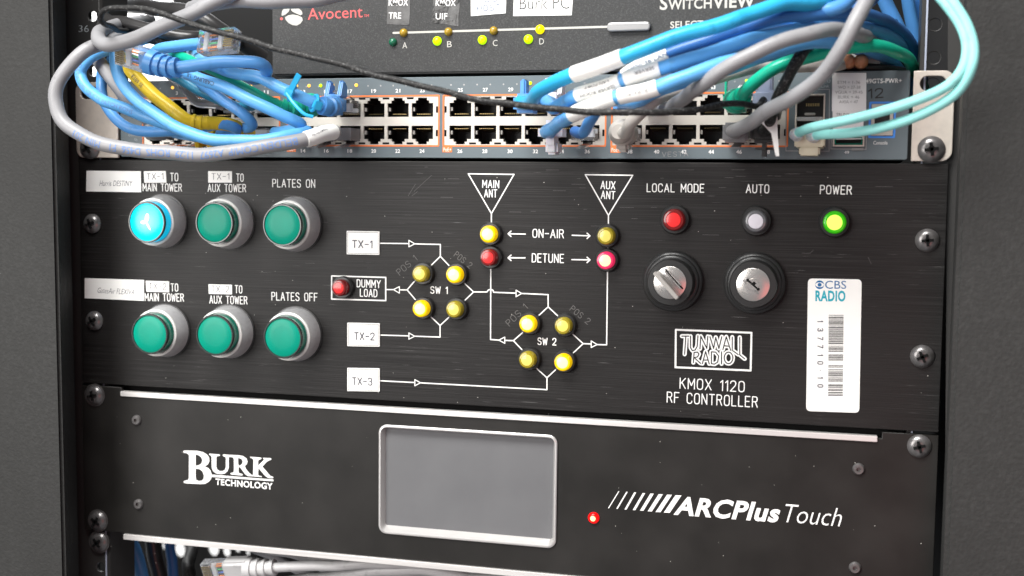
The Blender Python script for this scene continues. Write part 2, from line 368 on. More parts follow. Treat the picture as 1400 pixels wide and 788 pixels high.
def engrave(name, s, A, B, h, m, parent, width=0.5, Y=0.0, gap=1.9, label=None):
    a = at(A[0], A[1], Y); b = at(B[0], B[1], Y); hh = h/mmpx(a.lerp(b, .5))/6
    tot = sum(G[c][0]+gap for c in s)-gap
    d = Vector((b.x-a.x, b.z-a.z)); L = d.length-width; d.normalize(); up = Vector((-d.y, d.x)); kx = L/tot
    lines = []; x = 0; o = Vector((a.x, a.z))+d*(width/2)
    for c in s:
        for ln in G[c][1]:
            lines.append([tuple(o+d*((x+p[0])*kx)+up*(p[1]*hh)) for p in ln])
        x += G[c][0]+gap
    return strokes(name, lines, width, m, parent, Y, label=label)

# ------------------------------------------------------------------ tubes
def smooth_path(P, n=10):
    out = []
    Q = [P[0]*2-P[1]]+P+[P[-1]*2-P[-2]]
    for i in range(1, len(Q)-2):
        a, b, c, d = Q[i-1:i+3]
        for k in range(n):
            t = k/n
            out.append(((b*2)+(c-a)*t+(a*2-b*5+c*4-d)*t*t+(b*3-a-c*3+d)*t**3)*0.5)
    out.append(P[-1]); return out
def resample(P, step):
    D = [0]
    for i in range(1, len(P)): D.append(D[-1]+(P[i]-P[i-1]).length)
    n = max(4, int(D[-1]/step)); out = []; j = 0
    for k in range(n+1):
        s = D[-1]*k/n
        while j < len(D)-2 and D[j+1] < s: j += 1
        t = (s-D[j])/max(1e-9, D[j+1]-D[j]); out.append(P[j].lerp(P[j+1], min(1, max(0, t))))
    return out, D[-1]
def tube_geo(P, rf, n=24, caps=True, flat=None):
    V = []; Fc = []; N = None
    for i, p in enumerate(P):
        T = (P[min(i+1, len(P)-1)]-P[max(i-1, 0)]).normalized()
        if N is None: N = T.orthogonal().normalized()
        N = (N-T*N.dot(T)).normalized(); B = T.cross(N); r = rf(i/(len(P)-1)) if callable(rf) else rf
        for k in range(n):
            a = 2*math.pi*k/n; V.append(p+N*(r*math.cos(a))+B*(r*math.sin(a)))
    for i in range(len(P)-1):
        for k in range(n):
            q = (k+1) % n; Fc.append((i*n+k, i*n+q, (i+1)*n+q, (i+1)*n+k))
    if caps: Fc.append(tuple(range(n))); Fc.append(tuple((len(P)-1)*n+i for i in range(n)))
    return V, Fc
def W(x, y, z): return ('w', x, y, z)
def topts(pts):
    return [Vector(p[1:]) if p[0] == 'w' else at(*p) for p in pts]
class Path:
    def __init__(self, pts, step=2.0):
        self.P, self.L = resample(smooth_path(topts(pts)), step)
    def frac(self, a, b, n=None):
        P = self.P; N = len(P)-1; n = n or max(6, int((b-a)*N)); out = []
        for k in range(n+1):
            s = (a+(b-a)*k/n)*N; i = min(N-1, max(0, int(s))); out.append(P[i].lerp(P[i+1], s-i))
        return out
    def frame(self, s):
        N = len(self.P)-1; q = min(N-1e-6, max(0, s/self.L*N)); i = int(q)
        p = self.P[i].lerp(self.P[i+1], q-i)
        T = (self.P[min(i+2, N)]-self.P[max(i-1, 0)]).normalized()
        n = Vector((CP-p)); n = Vector((0, -1, 0)); n = (n-T*n.dot(T)).normalized()
        return p, T, n, n.cross(T)
def thing_cable(name, label, pts, r, jm, group=None, cat='cable', step=2.0, rag=True):
    pa = Path(pts, step); mid = pa.P[0]
    rw = random.Random(label); ph = [rw.uniform(0, 6.28) for _ in range(6)]; n_ = len(pa.P)     # real jackets never bend quite evenly
    for i, p in enumerate(pa.P):
        s_ = i*step; e = min(1, i/8, (n_-1-i)/8)
        pa.P[i] = p+Vector((math.sin(s_*.11+ph[0])+.5*math.sin(s_*.27+ph[1]), math.sin(s_*.09+ph[2]), math.sin(s_*.13+ph[3])+.5*math.sin(s_*.24+ph[4])))*0.32*e
    t = thing(name, label, cat, tuple(mid), group)
    V, Fc = tube_geo(pa.P, r); mk('jacket', V, Fc, jm, t, True)
    pa.r = r; pa.t = t
    return t, pa
def wrap(name, pa, a, b, extra, m, parent=None, n=None):
    V, Fc = tube_geo(pa.frac(a, b, n), pa.r+extra, 18); return mk(name, V, Fc, m, parent or pa.t, True)
def cable_text(pa, s, s0, h, m, ang=0.0, extra=0.10, rev=False, sx=1.0, name='printing', end=None):
    """lettering bent round the jacket; s0 = arc length where it starts"""
    cu = bpy.data.curves.new('t', 'FONT'); cu.body = s; cu.size = 1; cu.resolution_u = 2
    me = curve_mesh(cu); bpy.data.curves.remove(cu); k = h/0.7
    bm = bmesh.new(); bm.from_mesh(me)
    for _ in range(4):
        bmesh.ops.triangulate(bm, faces=bm.faces)
        ee = [e for e in bm.edges if e.calc_length() > 0.16]
        if not ee: break
        bmesh.ops.subdivide_edges(bm, edges=ee, cuts=1)
    bmesh.ops.triangulate(bm, faces=bm.faces); bm.to_mesh(me); bm.free()
    b0 = base(pa.t); r = pa.r+extra
    x1 = max(v.co.x for v in me.vertices)
    if end: sx = (end-s0)/(x1*k)
    for v in me.vertices:
        x = v.co.x*k*sx; y = (v.co.y-0.35)*k
        if rev: x = x1*k*sx-x; y = -y
        p, T, n, B = pa.frame(s0+x); a = ang+y/r
        v.co = (p+n*(r*math.cos(a))+B*(r*math.sin(a))-b0)*S
    me.transform(Matrix.Identity(4))
    return fin(name, me, m, pa.t)
def orient(V, pos, d, up):
    d = Vector(d).normalized(); up = Vector(up); x = d.cross(up).normalized(); up = x.cross(d)
    return [Vector(pos)+x*v[0]+d*v[1]+up*v[2] for v in V]
def rj45(parent, pos, d, up, m='clear', contacts=True, L=21.5, wires=False, latch=True):
    """8-pin plug, rear centre at pos, nose along d; up is the latch side"""
    Vb, Fb = boxm(-5.8, 5.8, 0, L, -3.3, 3.3)
    parts = [(Vb, Fb)]
    for i in range(9):
        x = -4.6+i*1.15; parts.append(boxm(x-0.16, x+0.16, L-6, L-0.2, -3.75, -3.31))
    V, Fc = join(parts)
    o = mk('plug', orient(V, pos, d, up), Fc, m, parent, False, None, 0.25)
    if latch:
        V = [(-1.6, L-1.5, 3.35), (1.6, L-1.5, 3.35), (1.6, L-1.5, 4.2), (-1.6, L-1.5, 4.2), (-2.2, 3, 6.1), (2.2, 3, 6.1), (2.2, 3, 7.0), (-2.2, 3, 7.0), (-2.2, -4, 7.0), (2.2, -4, 7.0), (2.2, -4, 7.8), (-2.2, -4, 7.8)]
        Fq = [(0, 1, 2, 3)]
        for j in (0, 4):
            for i in range(4): Fq.append((j+i, j+(i+1) % 4, j+4+(i+1) % 4, j+4+i))
        Fq.append((8, 9, 10, 11)); mk('latch', orient(V, pos, d, up), Fq, m, o)
    if contacts:
        V, Fc = join([boxm(-4.25+i*1.15, -3.75+i*1.15, L-5.6, L-0.6, -3.6, -2.2) for i in range(8)])
        mk('contacts', orient(V, pos, d, up), Fc, 'gold', o)
    if m == 'clear':
        V, Fc = join([boxm(-5.0, 5.0, 3.0, 5.6, -2.4, 1.6), boxm(-4.8, 4.8, L-9.5, L-6.6, -2.9, -0.6)])
        mk('strain_wedge', orient(V, pos, d, up), Fc, 'frosted', o, False, None, .3)  # inner wedge and bar, pale to stand in for the plug's highlights
    if wires:
        for j, mm in enumerate(('wire_o', 'wire_g', 'wire_b', 'wire_o')):
            a = [Vector((-3.4+j*2.2, y, z)) for y, z in ((0.5, 0), (6, -0.5), (12, -1.2), (L-6, -1.6))]
            V, Fc = tube_geo([Vector(p) for p in a], 0.55, 8)
            mk('wire', orient([tuple(v) for v in V], pos, d, up), Fc, mm, o, True)
    return o
def boot(pa, L, m, end=1, rib=1.1, n=5, r0=None, name='boot', taper=1.0):
    """ribbed strain relief round the last L mm of the cable; end 1 = path end, 0 = path start"""
    f = min(0.9, L/pa.L); P = pa.frac(1-f, 1, 60) if end else pa.frac(0, f, 60)[::-1]
    r0 = r0 or pa.r+0.8
    def rf(t):
        k = 0.5+0.5*math.sin(t*math.pi*2*n)
        return r0+taper*t*1.8+(rib*(1 if k > 0.5 else 0.0) if 0.08 < t < 0.85 else rib)
    V, Fc = tube_geo(P, rf, 20); return mk(name, V, Fc, m, pa.t, True)
def cable_dir(pa, end=1):
    P = pa.P
    return (P[-1], (P[-1]-P[-4]).normalized()) if end else (P[0], (P[0]-P[3]).normalized())

# ================================================================== the surroundings
def slab(name, V, Fc, m):
    o = mk(name, V, Fc, m); o['kind'] = 'structure'; return o
V, Fc = boxm(-1700, 900, 1100, 1110, -800, 800); slab('wall', V, Fc, 'wall')

# ================================================================== rack
rack = thing('server_rack', 'dark grey powder coated equipment rack framing all the devices', 'rack', (0, 0, -256))
def post(side):
    if side < 0:
        e0t, e0b = at(70, -20, -42), at(90, 808, -42); e1t, e1b = at(90, -20, -6), at(109.5, 808, -6)
    else:
        e0t, e0b = at(1323, -20, -42), at(1288.5, 808, -42); e1t, e1b = at(1319, -20, -6), at(1284, 808, -6)
    out = side*430
    def ext(a, b):             # the edge runs on above and below the picture
        d = (b-a); return a-d*0.25, b+d*0.25
    (a0, b0_), (a1, b1) = ext(e0t, e0b), ext(e1t, e1b)
    V = [a0, b0_, b1, a1, Vector((out, -42, a0.z)), Vector((out, -42, b0_.z)), Vector((out, -6, b1.z)), Vector((out, -6, a1.z))]
    Fq = [(0, 1, 5, 4), (0, 3, 2, 1), (3, 7, 6, 2), (4, 5, 6, 7), (0, 4, 7, 3), (1, 2, 6, 5)]
    return mk('side_frame', V, Fq, 'powder', rack, True, None, 2.2, 4)
post(-1); post(1)
# the frames' inner returns, black
for sd in (-1, 1):
    x = -253.5 if sd < 0 else 254
    box('inner_panel', *sorted((x, x+sd*3)), -5.5, 34 if sd < 0 else 500, -380, 180, 'powder_dark', rack)
HOLES = [z for u in range(-8, 5) for z in (u*44.45+6.35, u*44.45+22.225, u*44.45+38.1)]
def rail(sd):
    xi, xo = sd*228.4, sd*252
    x0, x1 = min(xi, xo), max(xi, xo)
    hl = [circ(sd*232.8, z, 3.0, 20) for z in HOLES if -330 < z < 160]
    r = plate('mounting_rail', [[(x0, -360), (x1, -360), (x1, 170), (x0, 170)]]+hl, 3.2, 2.0, 'rail', rack, 0.3)
    xf = sorted((sd*228.4, sd*226.4))
    box('rail_flange', xf[0], xf[1], 3.4, 30, -360, 170, 'rail', r)
    box('pale_edge', sd*228.9-0.45, sd*228.9+0.45, 2.9, 3.3, -360, 81 if sd < 0 else 170, 'edge', r, 0.1)  # pale strip along the rail's inner corner
    return r
rl = rail(-1); rr = rail(1)
text('lettering', '36', (107.5, 44), (121.5, 44), 9, 'dimwhite', rl, Y=3.1, bold=-0.01)
# black backdrop added to hide the bright wall; the room shows past its left edge
xl = at(236, 60, 480).x
box('dark_backdrop', xl, 420, 480, 484, -150, 400, 'black', rack)
box('dark_backdrop', at(352, 760, 480).x, 420, 480, 484, -520, -150.5, 'black', rack)
z_lo, z_hi = -520, -150.5
xa_, xb_ = at(100, 760, 480).x, at(360, 760, 480).x
plate('dark_backdrop', [[(xa_, z_lo), (xb_, z_lo), (xb_, z_hi), (xa_, z_hi)]]+[circ(*a2(u, v, 480), rr_, 14, rr_*k_) for u, v, rr_, k_ in ((209, 749, 3.2, 1.2), (223, 747, 2.6, 1.6), (245, 752, 6.5, 1.25), (263, 749, 4.5, 1.3), (291, 750, 6.5, 1.3), (309, 755, 4.5, 1.2), (324, 752, 3.2, 1), (338, 757, 2.6, 1))], 480, 4, 'black', rack)  # added blocker, its holes shaped to leave bright blobs of wall
box('gap_blocker', -300, -214, 60, 64, -130, 43, 'black', rack)  # added black box, keeps the bright wall out of the gap

def screw_mesh(name, parent, pos, r=5.9, h=2.6, rot=0.3, washer=True, hexa=False):
    prof = [(r*1.0, 0), (r*1.0, -0.7), (r*0.93, -1.2), (r*0.78, -h*0.78), (r*0.5, -h), (r*0.26, -h-0.02), (r*0.2, -h*0.25), (0.001, -h*0.2)] if not hexa else [(r, 0), (r*.97, -0.8), (r*.75, -h), (r*.36, -h-.02), (r*.34, -h*.2), (0.001, -h*.2)]
    o = localpart(name, *lathe(prof, 28), 'screw', parent, pos)
    if not hexa:
        def arm(a):
            V, Fc = boxm(-r*0.50, r*0.50, -h*0.80-0.75, -h*0.75, -r*0.115, r*0.115)
            c, s_ = math.cos(a), math.sin(a)
            return [(x*c-z*s_, y, x*s_+z*c) for x, y, z in V], Fc
        V, Fc = join([arm(rot), arm(rot+math.pi/2)])
        V = [(x, y+(-h*0.28), z) for x, y, z in V]
        localpart('cross_recess', V, Fc, 'black', o, pos, False)
        if washer:
            localpart('washer', *lathe([(r*1.16, 0.35), (r*1.16, -0.35), (r*1.0, -0.4)], 28), 'screw', o, pos)
    return o
lone = screw_mesh('screw', rack, (-232.4, 1.4, -228.4), 5.9, 2.6, 0.7)
lone['label'] = 'lowest bare screw on the left mounting rail'

# ================================================================== radio transmitter control panel (three units high)
rf = thing('rf_controller', 'black brushed control panel with six green buttons and white flow diagram', 'control panel', (0, 3, -132.6))
slotL = [rrect(-238.5, z-3.4, -229.5, z+3.4, 3.3) for z in (-37.9, -95.1)]
slotR = [rrect(229.5, z-3.4, 238.5, z+3.4, 3.3) for z in (-37.9, -95.1)]
plate('front_panel', [rrect(-241.3, -132.5, 241.3, -0.5, 0.6, 2)]+slotL+slotR, 0, 3.0, 'panel', rf, 0.35)
box('chassis', -224, 222, 3.1, 240, -132.3, -0.8, 'black', rf)
for (u, v, ro) in ((124, 306, 0.35), (127, 439, 0.6), (1268, 329, 0.1), (1261, 488, 0.45)):
    p = at(u, v, -2); screw_mesh('screw', rf, (p.x, -0.02, p.z), 5.7, 3.0, ro, False)
# push buttons
def push_button(p, lit=False, sink=0):
    o = localpart('push_button', *lathe([(15.2, 0), (15.2, -1.0), (14.7, -2.2), (13.6, -10.2), (13.4, -10.4)], 48), 'collar', rf, p)
    localpart('gasket', *lathe([(15.9, -0.01), (15.9, -0.6), (15.2, -0.7)], 40), 'blk_ring', o, p)
    localpart('rim', *lathe([(13.55, -10.3), (13.5, -11.2), (13.1, -11.5), (12.3, -11.5), (12.1, -11.0), (11.7, -3), (11.6, -2)], 48), 'rim', o, p)
    localpart('cap_side', *lathe([(11.5, -2.2), (11.4, -10), (11.1, -15.8), (10.6, -16.2)], 48), 'cyan_side' if lit else 'green_side', o, p)
    localpart('bezel_ring', *lathe([(10.9, -15.6), (11.5, -16.0), (11.6, -17.2), (11.3, -17.7), (10.7, -17.7), (10.5, -17.0), (10.4, -15.7)], 48), 'smoke', o, p)
    V, Fc = lathe([(10.5, -16.0), (10.5, -17.0), (9.8, -17.35), (6, -17.6), (3, -17.7), (0.01, -17.7)], 48)
    localpart('button_face', V, Fc, 'cyan_cap' if lit else 'green_cap', o, p)
    if lit:
        lobes = []
        for i, (a, L_, w_) in enumerate(((80, 5.0, 1.25), (183, 3.6, 1.0), (300, 5.2, 0.6))):
            ca, sa = math.cos(math.radians(a)), math.sin(math.radians(a))
            n = 12; V = []
            for k in range(n):
                t = 2*math.pi*k/n; x = L_/2+L_/2*math.cos(t); z = w_*math.sin(t)
                V.append((x*ca-z*sa, -17.72, x*sa+z*ca))
            lobes.append((V+[(0, 0, 0)][:0], [tuple(range(n))]))
        V, Fc = join([(v, f) for v, f in lobes])
        V = [(x, y-0.012*(i//12), z) for i, (x, y, z) in enumerate(V)]
        localpart('filament_glow', V, Fc, 'cyan_core', o, p, False)
    return o
btn = {}
for k, (u, v) in {'a': (200, 304), 'b': (292.5, 305), 'c': (385.5, 308), 'd': (204, 457), 'e': (293, 458.5), 'f': (386, 462)}.items():
    q = at(u, v, -17.7); btn[k] = (q.x, -0.02, q.z)
ra = push_button(btn['a'], True); ra['label'] = 'push button glowing bright cyan'
rb = push_button(btn['b'])
for k in 'cdef': inst(rb, rf, btn[k])
# pilot lamps
def pilot(kind, s=1.0):
    o = localpart('indicator_lamp', *lathe([(6.7*s, 0), (6.6*s, -2.2), (6.1*s, -2.9), (5.1*s, -2.9)], 32), 'blk_ring', rf, (0, -0.02, 0))
    e = localpart('lens', *lathe([(4.95*s, -2.5), (4.9*s, -6.2), (4.3*s, -7.2), (3.5*s, -7.4), (3.4*s, -7.4), (3.3*s, -7.1)], 32), kind+'_rim', o, (0, -0.02, 0))
    localpart('lens_centre', *lathe([(3.4*s, -7.0), (3.15*s, -7.5), (2.2*s, -7.65), (0.01, -7.7)], 32), kind+'_core', o, (0, -0.02, 0))
    return o
LP = [(574, 375, 'amber_off'), (620.5, 376, 'amber_on'), (574.5, 422.5, 'amber_on'), (620.5, 423.5, 'amber_off'), (463.5, 394, 'red_off'),
      (667, 320.5, 'amber_on'), (667.5, 352.5, 'red_off'), (828, 323, 'amber_off'), (827.5, 356.5, 'red_on'),
      (721, 443.5, 'amber_on'), (769.5, 446, 'amber_off'), (720.5, 492.5, 'amber_off'), (769, 496, 'amber_on')]
BIG = [(920.5, 301, 'red_off'), (1033, 303, 'clear_off'), (1141, 304.5, 'green_on')]
seen = {}
NAMES = {'amber_off': 'unlit dull yellow lamp', 'amber_on': 'glowing yellow lamp', 'red_off': 'unlit red lamp', 'red_on': 'lamp glowing pinkish red', 'clear_off': 'unlit white lamp', 'green_on': 'lamp glowing yellow green'}
for lst, s in ((LP, 0.93), (BIG, 1.14)):
    for u, v, k in lst:
        q = at(u, v, -7.2*s); pos = (q.x, -0.02, q.z)
        if (k, s) in seen: o = inst(seen[(k, s)], rf, pos)
        else:
            o = pilot(k, s); seen[(k, s)] = o; o.location = (Vector(pos)-base(rf))*S
        o['label'] = NAMES[k]
# key switches
def key_switch(pb, face, key):
    o = localpart('key_switch', *lathe([(15.6, 0), (15.5, -2.4), (15.0, -3.2), (14.0, -3.6), (13.8, -4.4), (13.2, -5.0), (12.2, -5.3), (11.9, -11.2), (11.3, -12.0), (8.6, -12.1), (8.4, -11.7)], 48), 'blk_ring', rf, pb)
    localpart('lock_face', *lathe([(8.5, -11.4), (8.3, -12.3), (7.9, -12.5), (3.2, -12.5), (3.0, -12.9), (0.01, -12.9)] if not key else [(8.5, -11.4), (8.3, -12.3), (7.9, -12.5), (0.01, -12.5)], 48), 'steel', o, pb)
    def bar(L_, w_, y0, y1, a, off=0, m='steel', name='key'):
        V, Fc = boxm(-L_/2, L_/2, y1, y0, off-w_/2, off+w_/2); c, s_ = math.cos(a), math.sin(a)
        V = [(x*c-z*s_, y, x*s_+z*c) for x, y, z in V]
        return localpart(name, V, Fc, m, o, pb, False, 0.3)
    if key:
        a = math.radians(-47)
        bar(17.5, 2.1, -12.4, -21, a, -1.2, 'nickel')
        bar(12.5, 0.8, -12.45, -14.0, a, 2.2, name='key_ridge'); bar(10.0, 0.7, -12.45, -14.4, a, 3.6, name='key_ridge')
        bar(13.5, 0.8, -12.45, -12.75, a, 2.9, 'black', 'slot')
    else:
        a = math.radians(-40)
        bar(8.2, 1.5, -12.4, -13.0, a, 0, 'black', 'keyway'); bar(2.2, 2.4, -12.4, -13.02, a, 0.7, 'black', 'keyway')
        bar(10.4, 0.7, -12.4, -12.8, a, -1.5, name='shutter')
    return o
q = at(915.8, 386.8, -12.5); k1 = key_switch((q.x, -0.02, q.z), None, True); k1['label'] = 'key switch with a key turned in it'
q = at(1029.5, 389.5, -12.5); k2 = key_switch((q.x, -0.02, q.z), None, False); k2['label'] = 'key switch with an empty keyway'
# diagram
def z6(x, y): return a2(430+x/2.4636, 220+y/2.4636)
def ln(*pts): return [z6(*p) for p in pts]
def tri(*p): return ln(*p)+[z6(*p[0])]
arc = [(581, 442), (585, 436), (593, 433), (601, 436), (604, 443)]
D = [tri((518, 44), (672, 46), (596, 178)), tri((912, 47), (1072, 49), (990, 184)),
     ln((596, 178), (596, 218)), ln((594, 277), (594, 302)), ln((594, 355), (593, 602), (621, 604)), ln((990, 184), (990, 225)), ln((988, 280), (988, 306)), ln((987, 365), (984, 620), (952, 619)),
     ln((222, 278), (318, 279)), ln((338, 280), (424, 282), (424, 322), (380, 365)), ln((424, 322), (456, 356)), ln((336, 407), (312, 435), (340, 468)), ln((497, 405), (536, 442), (492, 484)),
     ln((380, 514), (423, 555), (452, 528)), ln((222, 587), (318, 590)), ln((338, 591), (423, 594), (423, 555)), ln((312, 435), (288, 435)), ln((266, 434), (242, 434)),
     ln((536, 442), *arc, (678, 446)), ln((698, 447), (787, 451), (787, 492), (746, 530)), ln((787, 492), (820, 523)), ln((702, 578), (670, 606), (706, 644)), ln((670, 606), (643, 605)),
     ln((862, 577), (905, 616), (858, 660)), ln((905, 616), (932, 617)), ln((740, 692), (783, 731), (812, 704)), ln((783, 731), (783, 771), (357, 748)), ln((338, 747), (222, 741))]
strokes('flow_line', D, 0.62, 'white', rf)
A = [tri((318, 268), (318, 290), (338, 280)), tri((318, 580), (318, 601), (338, 591)), tri((286, 424), (286, 446), (266, 434)), tri((679, 436), (679, 458), (698, 447)), tri((641, 594), (641, 615), (621, 604)), tri((932, 607), (932, 629), (952, 619)), tri((338, 737), (338, 758), (357, 748))]
for t_ in A: strokes('flow_arrow', [t_], 0.5, 'white', rf)
strokes('dummy_load_frame', [tri((58, 388), (240, 393), (240, 471), (58, 466))], 0.75, 'white', rf)
for (a, b, c) in (((652, 246), (710, 247), -1), ((928, 253), (868, 251), 1), ((652, 327), (709, 327), -1), ((928, 334), (867, 333), 1)):
    s_ = -c
    strokes('pointer_arrow', [ln(a, b), ln((a[0]+10*s_, a[1]-9), a, (a[0]+10*s_, a[1]+9))], 0.62, 'white', rf)
E_ = lambda s, A_, B_, h, **k: engrave('lettering', s, A_, B_, h, 'white', rf, **k)
E_('TO', (232.7, 247.4), (243.9, 247.6), 10.4, width=.52); E_('MAIN TOWER', (195.2, 261.2), (248.9, 261.7), 9.8, width=.52)
E_('TO', (322.9, 248), (333.3, 248.2), 10.0, width=.52); E_('AUX TOWER', (284, 262), (336.6, 262.6), 10, width=.5)
E_('PLATES ON', (372.3, 255.8), (431, 256.5), 10.4, width=.5)
E_('TO', (233.5, 398.2), (243.9, 398.4), 10, width=.52); E_('MAIN TOWER', (198, 411.2), (251.7, 412.2), 10, width=.52)
E_('TO', (321, 400.5), (331.4, 401), 10, width=.52); E_('AUX TOWER', (286.3, 414.6), (338.5, 415.9), 10, width=.52)
E_('PLATES OFF', (371.2, 410.4), (434.4, 411.9), 10.6, width=.5)
E_('MAIN', (659.3, 256.4), (682.5, 257.1), 9.8, width=.5); E_('ANT', (661.8, 269.6), (679.8, 269.8), 10, width=.5)
E_('AUX', (820.9, 258), (841.2, 258.8), 10, width=.5); E_('ANT', (821.3, 271.4), (841, 272.3), 10, width=.5)
E_('ON-AIR', (727.9, 324.6), (771, 325.6), 11); E_('DETUNE', (727, 358.3), (771, 359.4), 11.3)
E_('SW 1', (588.3, 401.1), (612.2, 401.7), 9); E_('SW 2', (734.8, 471.2), (760.8, 472), 9)
E_('DUMMY', (487.6, 392.3), (520.5, 393.7), 9.8, width=.52); E_('LOAD', (492, 405.2), (516, 406.2), 9.8, width=.52)
E_('LOCAL MODE', (884, 262.3), (962.8, 263.1), 10.8); E_('AUTO', (1019.6, 263.6), (1051.6, 264), 11); E_('POWER', (1120.7, 265), (1164.6, 265.8), 11.3)
E_('KMOX 1120', (929, 530.9), (1018, 536.0), 14, width=.5); E_('RF CONTROLLER', (911.4, 549.9), (1036, 557), 14, width=.5)
Ep = lambda s, A_, B_, h: engrave('pencil_note', s, A_, B_, h, 'pencil', rf, width=.35)
Ep('POS 1', (546.5, 377), (571, 355.5), 8.5); Ep('POS 2', (620, 350), (642, 367.5), 8); Ep('POS 1', (696.5, 446.5), (722, 421.5), 8.5); Ep('POS 2', (778.5, 424), (803.5, 444), 8)
rs = random.Random(11); SC = []
for _ in range(46):
    u = rs.uniform(560, 1150) if rs.random() < .75 else rs.uniform(300, 1250); v = rs.choice((rs.uniform(228, 262), rs.uniform(232, 560), rs.uniform(236, 330)))
    p = a2(u, v); l = rs.uniform(1.5, 9); SC.append([p, (p[0]+l, p[1]+rs.uniform(-.05, .05))])
SC += [[a2(558, 268), a2(568, 252)], [a2(566, 262), a2(590, 240)], [a2(563, 268), a2(571, 262)], [a2(1187, 352), a2(1191, 361)], [a2(1108, 346), a2(1112, 342)]]
strokes('scratch', SC, 0.13, 'pencil', rf, 0, 0.02)
DU = []
for _ in range(60):
    p = a2(rs.uniform(130, 1270), rs.uniform(235, 570)); DU.append(circ(p[0], p[1], rs.uniform(.12, .26), 6))
plate('dust', DU, -0.04, 0.02, 'offwhite', rf)
# stickers on the panel
def sticker(pts, m='label', parent=rf, r=0.3, t=0.25, Y=0.0, name='label_sticker'):
    P = [a2(u, v, Y) for u, v in pts]
    return plate(name, [rquad(P, r)], Y-t-0.01, t, m, parent, 0.05)
def stickertext(st, s, A_, B_, h, m='darkink', w_=0.26, Y=-0.27):
    return engrave('lettering', s, A_, B_, h, m, st, width=w_, Y=Y)
for pts, A_, B_, h in ((((196.8, 234.3), (226.8, 233.9), (228, 250), (197.6, 250.2)), (201, 245.7), (223.5, 245.2), 8), (((284.8, 234.2), (317.5, 234.2), (317.5, 250), (284.8, 250)), (289.5, 245.5), (313.5, 245.5), 8),
                       (((199.4, 384), (231.4, 384.9), (231.6, 400), (200.2, 399)), (203.5, 395.2), (227.5, 396), 8), (((285.2, 388.8), (317.5, 389.5), (317.5, 402.8), (285.5, 402)), (289, 399), (313.5, 399.6), 8)):
    st = sticker(pts); stickertext(st, 'TX-1' if pts[0][1] < 300 else 'TX-2', A_, B_, h)
st = sticker(((118.5, 233.6), (193, 234.3), (193.2, 263.2), (118, 262)))
text('lettering', 'Harris DESTINY', (136, 254.4), (180, 254.8), 7.3, 'darkink', st, Y=-0.26, shear=0.2, bold=-0.012)
st = sticker(((116, 380.4), (197.3, 383), (196.8, 411.6), (116, 408)))
text('lettering', 'GatesAir FLEXIVA', (133, 400.6), (183.4, 403.4), 7.3, 'darkink', st, Y=-0.26, shear=0.2, bold=-0.012)
for i, (x0, y0, x1, y1) in enumerate(((110, 236, 220, 317), (112, 545, 221, 626), (112, 697, 221, 777))):
    P = [(430+x/2.4636, 220+y/2.4636) for x, y in ((x0, y0), (x1, y0+2), (x1, y1), (x0, y1-2))]
    st = sticker(P, t=0.8); p2 = [a2(430+x/2.4636, 220+y/2.4636) for x, y in ((x0+4, y0+4), (x1-4, y0+6), (x1-4, y1-4), (x0+4, y1-6), (x0+4, y0+4))]
    strokes('border', [p2], 0.25, 'greyink', st, -0.82, 0.05)
    xx = (127, 195) if i != 1 else (134, 203); b_ = (292, 602, 754)[i]
    stickertext(st, 'TX-%d' % (i+1), (430+xx[0]/2.4636, 220+b_/2.4636), (430+xx[1]/2.4636, 220+(b_+2)/2.4636), 9.6, 'darkink', 0.5, Y=-0.84)
# maker's emblem
def zt(x, y): return a2(910+x/6.064, 440+y/6.064)
strokes('emblem_frame', [[zt(85, 67), zt(712, 92), zt(705, 405), zt(82, 378), zt(85, 67)]], 0.95, 'white', rf)
oval = [(522+36*math.cos(a), 300+48*math.sin(a)) for a in [i*math.pi/8 for i in range(17)]]
EM = [[(135, 120), (192, 120)], [(168, 120), (158, 270)], [(207, 120), (207, 215), (222, 240), (245, 235), (262, 205), (268, 118)], [(285, 225), (292, 120), (342, 222), (350, 122)],
      [(368, 125), (398, 222), (416, 130), (442, 222), (466, 125)], [(475, 232), (503, 125), (540, 238)], [(485, 200), (527, 203)], [(553, 128), (553, 238), (602, 272)], [(615, 130), (615, 275), (656, 308)],
      [(230, 340), (237, 255), (265, 252), (277, 268), (265, 292), (237, 298), (290, 345)], [(305, 348), (332, 248), (362, 350)], [(315, 318), (352, 318)],
      [(380, 348), (380, 250), (415, 252), (440, 285), (432, 335), (405, 352), (380, 348)], [(464, 250), (464, 350)], oval]
EM = [[zt(*p) for p in l] for l in EM]
o = strokes('emblem', EM, 2.1, 'white', rf, 0, 0.10); strokes('emblem_inline', EM, 0.55, 'panel', o, -0.1, 0.08)
# asset tag
def zc(x, y): return (1095+x/3.944, 370+y/3.944)
tag = plate('asset_tag', [rquad([a2(*zc(38, 43)), a2(*zc(328, 48)), a2(*zc(315, 768)), a2(*zc(28, 758))], 2.4, 6)], -0.26, 0.25, 'label', rf, 0.05)
o1 = text('lettering', 'CBS', zc(130, 98), zc(244, 99), 42/3.944, 'cbsblue', tag, Y=-0.26, bold=0.0)
for (x0, y0, x1) in ((131, 58, 152), (178, 58, 192), (178, 98, 192)):
    pass
text('lettering', 'RADIO', zc(78, 163), zc(240, 165), 52/3.944, 'teal', tag, Y=-0.26, bold=0.035)
cx, cz = a2(*zc(101, 77)); R_ = 23/3.944/2.7
plate('eye_emblem', [circ(cx, cz, R_, 28), circ(cx, cz, R_*0.97, 28, R_*0.56)], -0.3, 0.04, 'cbsblue', tag)
plate('eye_pupil', [circ(cx, cz, R_*0.44, 20)], -0.3, 0.04, 'cbsblue', tag)
rnd = random.Random(4); bars = []; y = 240
